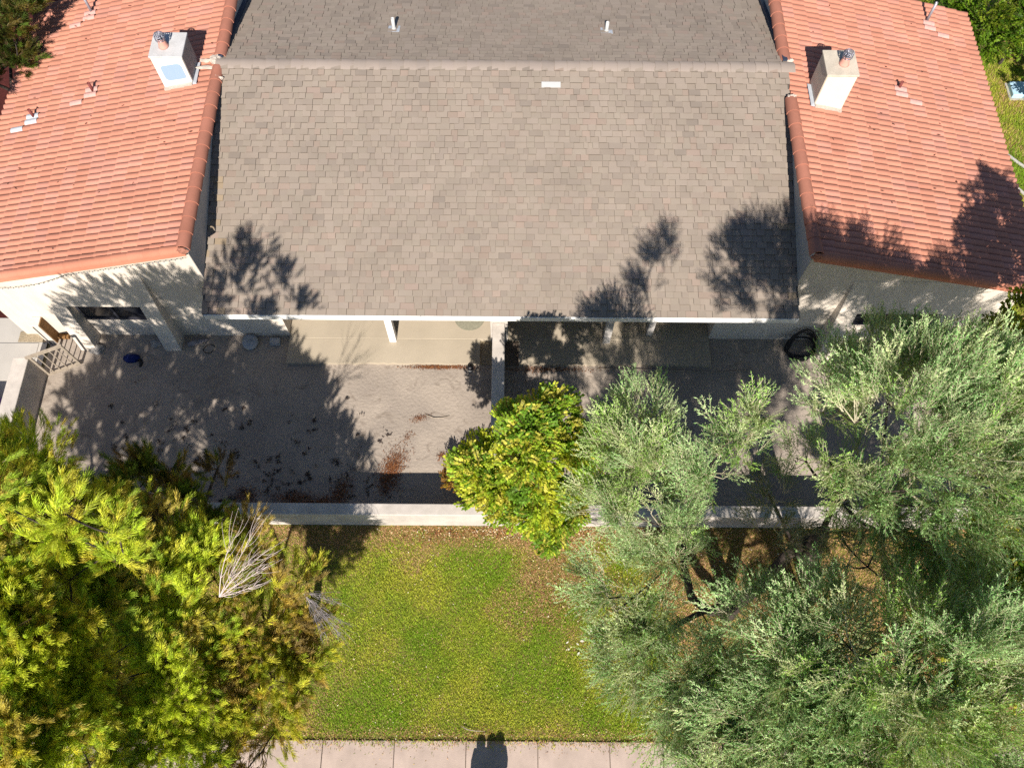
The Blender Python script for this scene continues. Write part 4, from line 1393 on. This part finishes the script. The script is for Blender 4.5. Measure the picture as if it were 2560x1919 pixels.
tree('mulberry_tree', 'lime green broadleaf tree showing at the right edge among silver trees', 'tree', (8.3, 2.4, 0), (8.1, 2.5, 2.6),
     [(6.98, 2.59, 6.7, .52), (6.98, 2.05, 6.7, .52), (6.8, 2.95, 6.9, .42), (7.3, 2.4, 6.6, .6), (8.4, 2.9, 5.8, .7), (8.4, 2.2, 5.6, .7), (7.3, 2.2, 5.0, .5), (6.9, 1.9, 4.4, .4), (7.6, 2.2, 4.0, .7), (8.2, 1.6, 4.6, .8), (7.4, 1.4, 4.8, .7), (8.6, 2.6, 4.0, .7)],  # the closing low clumps are added to shade the yard behind
     'broad', LM, TW_L, 520, trunk_r=.10, size=.9, flow=.3, limb_r=.04, droop=.2)
tree('mulberry_tree', 'yellow green tree at the corner of the right red roof', 'tree', (10.4, 7.4, 0), (10.3, 7.3, 2.2),
     [(9.55, 7.6, 3.9, .50), (8.95, 6.95, 5.0, .48), (8.75, 6.75, 5.6, .42), (9.9, 7.8, 4.4, .6), (10.6, 7.4, 5.4, .8), (10.2, 6.4, 6.8, .7), (10.6, 5.4, 8.4, .75), (11.2, 6.4, 7.0, .9), (9.9, 6.9, 3.4, .5),
      (10.9, 4.9, 9.3, .5), (9.8, 5.2, 7.6, .55), (11.4, 7.6, 5.2, .8)],
     'broad', [(.26, .27, .014), (.20, .23, .014), (.14, .19, .014)], TW_L, 420, trunk_r=.12, size=.95, flow=.3, limb_r=.045, droop=.2)
for i, (c, r, lab) in enumerate((((12.2, 19.4, 1.3), 1.0, 'glossy green bush behind the far corner of the right roof'),
                                 ((13.1, 18.7, 1.6), 1.0, 'round glossy bush second from the right roof, top right'),
                                 ((14.2, 18.6, 1.7), 1.1, 'largest glossy green bush in the top right corner'),
                                 ((15.0, 17.2, 1.1), .8, 'small glossy bush above the pale blue lid'))):
    tree('garden_bush', lab, 'bush', (c[0], c[1], 0), (c[0], c[1], .4),
         [(c[0], c[1], c[2] + .4, r * .8), (c[0] - .5, c[1] - .3, c[2], r * .6), (c[0] + .5, c[1] - .3, c[2], r * .6), (c[0], c[1] - .7, c[2] - .3, r * .55)],
         'broad', [(.11, .20, .012), (.15, .24, .014), (.075, .15, .012), (.20, .26, .02)], TW_L, 330, trunk_r=.05, size=1.0, flow=.2, limb_r=.02,
         group='garden bushes', droop=.2)
tree('dark_pine', 'dark green tree at the top left corner beyond the left roof', 'tree', (-13.6, 16.2, 0), (-13.3, 16.0, 1.4),
     [(-11.95, 15.6, 3.9, .5, .8), (-12.3, 15.7, 3.1, .7), (-12.7, 14.2, 3.6, .45, .8), (-11.9, 16.4, 3.9, .6), (-13.0, 16.5, 3.6, 1.0), (-12.6, 17.4, 3.6, .9),
      (-13.6, 15.2, 3.0, .9), (-12.4, 13.3, 3.2, .35, .8), (-13.4, 18.3, 3.0, 1.2)],
     'tuft', [(.05, .08, .012), (.08, .09, .015), (.13, .10, .02), (.10, .17, .02)], TW_L, 260, trunk_r=.14, size=1.2, flow=.4)

# dead branches on the trees
def dead_branch(parent_label, base, tips, spread, mat, n, r0, name, label):
    m = MB()
    b = Vector(base)
    stems = []
    for tp in tips:
        t = Vector(tp)
        side = Vector((random.uniform(-1, 1), random.uniform(-1, 1), random.uniform(.1, .8))) * (t - b).length * .16
        pts = [Vector(q) for q in bez(b, (b + t) / 2 + side, t, 9)]
        m.tube(pts, [r0 * (1.3 - .11 * i) for i in range(9)], 5, cap=False)
        stems.append(pts)
    for k in range(n):
        st = random.choice(stems)
        i = random.randint(1, 7)
        p0 = st[i]
        d = (st[i + 1] - st[i - 1]).normalized()
        out = Vector((random.gauss(0, 1), random.gauss(0, 1), random.gauss(0, .6)))
        out = (out - d * out.dot(d)).normalized()
        L = (st[-1] - st[0]).length * random.uniform(.25, .55)
        p1 = p0 + (d * .5 + out * .55) * L * .5
        p2 = p0 + (d * random.uniform(.7, 1.1) + out * random.uniform(-.1, .5)) * L + Vector((0, 0, random.uniform(-.1, .12)))
        m.tube(bez(p0, p1, p2, 6), [r0 * q for q in (.6, .55, .45, .36, .28, .2)], 4, cap=False)
    root = bpy.data.objects.get(parent_label)
    o = m.build(name, mat, root)
    o['label'] = label


dead_branch('willow_acacia.002', (-4.55, 2.25, 5.2), [(-4.05, 3.15, 5.5), (-3.80, 2.95, 5.4), (-4.25, 3.2, 5.6), (-3.85, 2.7, 5.3), (-3.95, 2.45, 5.2)],
            .14, 'dead_wood', 90, .0065, 'dead_branch', 'bare pinkish grey dead branch fanning up')
dead_branch('willow_acacia.002', (-3.65, 2.6, 3.5), [(-3.05, 1.95, 2.9), (-3.15, 2.2, 3.0), (-2.95, 2.2, 2.6), (-3.1, 2.5, 2.9), (-3.3, 1.9, 3.1)],
            .16, 'grey_twig', 110, .006, 'dead_twigs', 'grey tangle of dry twigs hanging over the grass')
dead_branch('silver_acacia.001', (5.75, 3.95, 6.9), [(5.1, 3.4, 6.6), (5.35, 3.5, 6.3), (5.2, 3.75, 6.5), (5.6, 3.35, 6.2), (4.9, 3.5, 6.2)],
            .18, 'grey_twig', 70, .008, 'dead_twigs', 'pale dead twigs under the green crown')
dead_branch('mulberry_tree', (1.0, 5.0, 4.0), [(1.35, 5.7, 4.5), (1.25, 5.85, 4.3), (1.5, 5.5, 4.4)], .06, 'grey_twig', 9, .008, 'dead_twigs', 'pale bare twigs poking out')

# ------------------------------------------------------------------ grass, litter
def patch(x, y):
    return (np.sin(1.9 * x + .7 * y) * np.cos(2.3 * y - .6 * x) + .6 * np.sin(4.7 * x - 1.3 * y + 1) * np.cos(3.9 * y + .8)
            + .4 * np.sin(9.1 * x + 2.2 * y) * np.cos(8.3 * y - 3.1 * x)) / 2


def grass(name, x0, x1, y0, y1, n, label, lawn=True, hmin=.025, hmax=.06, dry=0.0):
    x = rng.uniform(x0, x1, n)
    y = rng.uniform(y0, y1, n)
    if lawn:
        y = np.where(y < y0 + .08, y - rng.exponential(.055, n) + .015 * np.sin(17 * x) + .02 * np.sin(5.3 * x), y)
    pt = patch(x, y)
    brown = np.zeros(n)
    if lawn:
        brown = np.clip((y - 3.85 + .5 * pt) / .6, 0, 1)
        e = 1 - np.sqrt(((x - 1.0) / 1.45) ** 2 + ((y - 3.6) / 1.5) ** 2) + .6 * pt
        brown = np.maximum(brown, np.clip(e * 1.3, 0, .92))
        e2 = np.clip((-3.3 - x + .4 * pt) / .9, 0, 1) * .5
        brown = np.maximum(brown, e2)
        e3 = np.clip((.62 - y + .12 * pt) / .25, 0, 1) * .6
        brown = np.maximum(brown, e3)
        brown = np.maximum(brown, np.clip((x - 2.9 + .5 * pt) / .6, 0, 1) * .95)
    brown = np.clip(brown + dry * (.5 + pt), 0, 1)
    keep = rng.random(n) > brown * .15
    x, y, pt, brown = x[keep], y[keep], pt[keep], brown[keep]
    n = len(x)
    isb = rng.random(n) < brown * .92 + .05
    g1, g2 = np.array([.20, .325, .017]), np.array([.42, .43, .045])
    lf = np.sin(.9 * x + 1.3) * np.cos(1.1 * y + .4 * x) * .35 + np.sin(2.6 * x + 1.7 * y) * .12
    t = np.clip(.5 + .8 * pt + lf + rng.normal(0, .22, n), 0, 1)[:, None]
    green = g1 * (1 - t) + g2 * t
    bc = np.array([.54, .33, .175]) * rng.uniform(.6, 1.3, (n, 1))
    col = np.where(isb[:, None], bc, green * rng.uniform(.66, 1.38, (n, 1)))
    h = rng.uniform(hmin, hmax, n) * np.where(isb, .75, 1)
    th = rng.uniform(0, 2 * math.pi, n)
    lean = rng.uniform(.3, 1.3, n)
    w = rng.uniform(.004, .008, n)
    z0 = np.where(y < .287, .024, -.012) if lawn else np.full(n, -.02)
    b0 = np.stack([x - np.sin(th) * w, y + np.cos(th) * w, z0], 1)
    b1 = np.stack([x + np.sin(th) * w, y - np.cos(th) * w, z0], 1)
    tp = np.stack([x + np.cos(th) * h * lean, y + np.sin(th) * h * lean, z0 + h], 1)
    V = np.stack([b0, b1, tp], 1).reshape(-1, 3)
    F = np.arange(3 * n).reshape(-1, 3)
    o = link_mesh(name, np_mesh(name, V, F, 'grass_blade', np.repeat(col, 3, axis=0)))
    return tag(o, label, 'grass', kind='stuff')


grass('lawn_grass', -9.0, 10.5, .27, 4.72, 420000, 'short mown grass with dry brown patches')
grass('rough_grass', 11.7, 16.5, 10.0, 20.5, 150000, 'longer rough grass beside the right house', lawn=False, hmin=.04, hmax=.11, dry=.55)


def litter(name, spots, label, z=.006):
    """spots: (x, y, sx, sy, count, palette, size, angle)"""
    Vs, Ts = [], []
    for (x, y, sx, sy, n, pal, size, ang) in spots:
        pal = np.array(pal)
        if pal[0][0] < .5 and n > 40 and 'litter' in name:
            n, size = int(n * 2.6), size * .72
        u = rng.normal(0, 1, (n, 2)) * np.array([sx, sy])
        ca, sa = math.cos(ang), math.sin(ang)
        px, py = x + u[:, 0] * ca - u[:, 1] * sa, y + u[:, 0] * sa + u[:, 1] * ca
        th = rng.uniform(0, 6.28, n)
        l = size * rng.uniform(.6, 1.5, n)
        w = l * rng.uniform(.3, .6, n)
        d = np.stack([np.cos(th), np.sin(th), rng.normal(0, .25, n)], 1)
        s = np.stack([-np.sin(th), np.cos(th), rng.normal(0, .3, n)], 1)
        c = np.stack([px, py, z + .012 + rng.uniform(0, .02, n)], 1)
        q = np.stack([c - d * l[:, None] / 2, c + s * w[:, None] / 2, c + d * l[:, None] / 2, c - s * w[:, None] / 2], 1)
        Vs.append(q.reshape(-1, 3))
        Ts.append(np.repeat(pal[rng.integers(0, len(pal), n)] * rng.uniform(.7, 1.3, (n, 1)), 4, axis=0))
    V, T = np.concatenate(Vs), np.concatenate(Ts)
    o = link_mesh(name, np_mesh(name, V, np.arange(len(V)).reshape(-1, 4), 'tint_matte', T))
    return tag(o, label, 'leaves', kind='stuff')


RUST = [(.19, .070, .026), (.14, .052, .022), (.25, .105, .038), (.10, .038, .02)]
DARK = [(.05, .035, .03), (.07, .05, .04), (.035, .03, .03)]
TANL = [(.55, .42, .24), (.45, .30, .14), (.60, .52, .38), (.36, .20, .08)]
sp = [(-1.75, 8.66, .45, .03, 420, RUST, .035, 0), (.9, 8.62, .6, .04, 300, RUST, .035, 0), (-2.68, 6.3, .22, .16, 230, RUST, .035, 1.15), (-2.75, 6.1, .12, .14, 380, RUST, .035, 0), (-2.45, 6.85, .10, .06, 45, RUST, .03, .9),
      (-2.85, 5.75, .14, .16, 420, RUST, .035, 0), (-2.2, 7.32, .11, .05, 90, RUST, .03, .3), (-1.62, 6.38, .06, .05, 60, RUST, .035, 0),
      (-6.05, 5.38, .14, .12, 320, RUST, .035, 0), (-4.95, 5.35, .28, .09, 420, RUST, .035, 0), (-4.35, 5.25, .3, .07, 300, RUST, .035, .2),
      (-3.9, 5.5, .12, .20, 380, RUST, .035, -.3), (-.25, 7.2, .2, .9, 160, DARK, .03, 0), (5.0, 6.6, 2.5, .8, 120, DARK, .035, 0),
      (.35, 7.9, .35, .5, 260, RUST + DARK, .035, 0)]
for k in range(150):
    x, y = rng.uniform(-9.8, -2.7), 5.15 + abs(rng.normal(0, 1.2))
    if y < 8.4:
        sp.append((x, y, rng.uniform(.015, .07), rng.uniform(.01, .04), int(rng.integers(3, 26)), DARK, .04, rng.uniform(0, 3)))
litter('leaf_litter', sp, 'rust and dark fallen leaves scattered over the dirt yard')
sp = [(.6, 4.58, 1.6, .07, 1500, RUST + TANL, .035, 0), (1.9, 3.4, .75, .75, 620, RUST + TANL, .035, 0), (-.2, 3.9, 1.6, .5, 330, RUST + TANL, .032, 0), (1.1, 3.5, .6, .65, 900, RUST, .028, 0), (-1.6, 4.5, .5, .12, 400, RUST, .03, 0),
      (0, 2.2, 2.2, 1.2, 170, TANL, .022, 0), (1.9, 1.2, 1.0, .6, 260, TANL, .024, 0), (-2.6, 1.2, .7, .9, 330, TANL + [(.42, .30, .06)], .03, 0),
      (0, .42, 3.0, .08, 300, RUST + TANL, .03, 0), (4.0, 3.2, 1.0, .9, 700, RUST + TANL, .035, 0), (1.75, 2.25, .3, .12, 12, [(.8, .74, .62)], .075, 0),
      (-1, .1, 3, .2, 24, RUST + TANL, .03, 0)]
for side_, rf, xr_, xe_ in ((-1, roof_l, -6.9, -12.1), (1, roof_r, 6.4, 11.5)):
    n_ = 46
    px_ = rng.uniform(min(xr_, xe_), max(xr_, xe_), n_)
    py_ = rng.uniform(9.7, 17.0, n_)
    th_ = rng.uniform(0, 6.28, n_)
    q_ = []
    for x_, y_, t_ in zip(px_, py_, th_):
        z_ = zroof(side_, x_) + .030
        l_, w_ = random.uniform(.02, .05), random.uniform(.008, .02)
        d_, e_ = np.array([math.cos(t_), math.sin(t_), 0.0]), np.array([-math.sin(t_), math.cos(t_), .2])
        c_ = np.array([x_, y_, z_])
        q_ += [c_ - d_ * l_, c_ + e_ * w_, c_ + d_ * l_, c_ - e_ * w_]
    o_ = link_mesh('roof_leaves', np_mesh('roof_leaves', np.array(q_), np.arange(4 * n_).reshape(-1, 4), 'tint_matte', np.tile(np.array([.08, .035, .025]), (4 * n_, 1))), rf)
    o_['kind'] = 'stuff'
litter('fallen_leaves', sp, 'tan and rusty fallen leaves lying on the grass', z=.008)

# ------------------------------------------------------------------ people below the frame whose shadows fall on the path
def person(x, y, hgt, coat, coat_len, label, lean=0.0):
    root = empty('person', (x, y, .02), label, 'person', 'three people standing together')
    s = hgt / 1.05
    J = [((0, 0, .50), .085), ((0, 0, .62), .088), ((0, 0, .76), .080), ((0, 0, .835), .042), ((0, 0, .875), .058), ((0, .004, .94), .074), ((0, 0, 1.005), .058),
         ((-.05, 0, .44), .058), ((-.052, .008, .25), .045), ((-.05, 0, .05), .030), ((-.05, .08, .022), .026),
         ((.05, 0, .44), .058), ((.052, .008, .25), .045), ((.05, 0, .05), .030), ((.05, .08, .022), .026),
         ((-.095, 0, .775), .040), ((-.13, -.01, .62), .032), ((-.135, .02, .49), .024), ((.095, 0, .775), .040), ((.13, -.01, .62), .032), ((.135, .02, .49), .024)]
    E = [(0, 1), (1, 2), (2, 3), (3, 4), (4, 5), (5, 6), (0, 7), (7, 8), (8, 9), (9, 10), (0, 11), (11, 12), (12, 13), (13, 14), (2, 15), (15, 16), (16, 17), (2, 18), (18, 19), (19, 20)]
    # five short fingers on each hand
    for h, sx in ((17, -1), (20, 1)):
        hx, hy, hz = J[h][0]
        for q in range(5):
            k = len(J)
            oy = -.016 + .010 * q
            ln = (.034, .046, .05, .046, .038)[q]
            J.append(((hx + sx * .002, hy + oy * .9, hz - .03), .0075))
            E.append((h, k))
            J.append(((hx - sx * .006, hy + oy * 1.2 + (.018 if q == 4 else 0), hz - .03 - ln), .006))
            E.append((k, k + 1))
    me = bpy.data.meshes.new('body')
    me.from_pydata([(a * s, b * s, c * s) for (a, b, c), _ in J], E, [])
    me.materials.append(MAT['skin'])
    o = link_mesh('body', me, root, (x, y, .02))
    md = o.modifiers.new('skin', 'SKIN')
    for i, (_, r) in enumerate(J):
        sv = me.skin_vertices[0].data[i]
        sv.radius = (r * s, r * s)
        sv.use_root = (i == 0)
    sub = o.modifiers.new('sub', 'SUBSURF')
    sub.levels = sub.render_levels = 2
    c = (x, y, .02)
    z0 = coat_len
    cm = MB()
    prof = [(.128, z0), (.130, z0 + .02), (.112, .62), (.102, .74), (.075, .82), (.05, .835)]
    vs, fs = [], []
    for r, z in prof:
        for k in range(18):
            t = 2 * math.pi * k / 18
            vs.append((x + r * s * math.cos(t), y + r * s * .72 * math.sin(t), .02 + z * s))
    for i in range(len(prof) - 1):
        for k in range(18):
            q = (k + 1) % 18
            fs.append((i * 18 + k, i * 18 + q, (i + 1) * 18 + q, (i + 1) * 18 + k))
    cm.add(vs, fs, True)
    for sx in (-1, 1):
        cm.tube([(x + sx * .09 * s, y, .02 + .80 * s), (x + sx * .135 * s, y - .01, .02 + .63 * s), (x + sx * .138 * s, y + .02, .02 + .50 * s)], [.05 * s, .045 * s, .04 * s], 10)
        cm.tube([(x + sx * .05 * s, y, .02 + .46 * s), (x + sx * .052 * s, y, .02 + .25 * s), (x + sx * .05 * s, y, .02 + .05 * s)], [.066 * s, .054 * s, .042 * s], 10)
    cm.build('clothes', coat, root)
    hb = MB()
    prof = [(.060, -.10), (.085, -.07), (.090, .0), (.090, .05), (.078, .09), (.05, .115), (.012, .125)]
    hb.lathe((x, y - .022, .02 + .905 * s), prof, 18)
    hb.build('hair', 'hair', root)
    fc = MB()
    for sx in (-1, 1):
        fc.lathe((x + sx * .026 * s, y + .070 * s, .02 + .925 * s), [(.008, 0), (.010, .006), (.006, .012)], 8)
    fc.build('eyes', 'black_plastic', root)
    MB().tube([(x, y + .070 * s, .02 + .925 * s), (x, y + .090 * s, .02 + .900 * s), (x, y + .074 * s, .02 + .895 * s)], [.007, .011, .008], 7).build('nose', 'skin', root)
    MB().tube([(x - .02, y + .066 * s, .02 + .875 * s), (x, y + .071 * s, .02 + .872 * s), (x + .02, y + .066 * s, .02 + .875 * s)], .005, 6).build('mouth', 'toy_red', root)


person(-.63, -.80, 1.05, 'coat_navy', .44, 'person in a dark jacket, left of three casting the shadow on the path')
person(-.42, -.79, 1.06, 'coat_grey', .46, 'person in a dark grey jacket, middle of three casting the shadow on the path')
person(-.25, -.78, 1.09, 'coat_navy', .36, 'person in a long dark coat, right of three casting the shadow on the path')
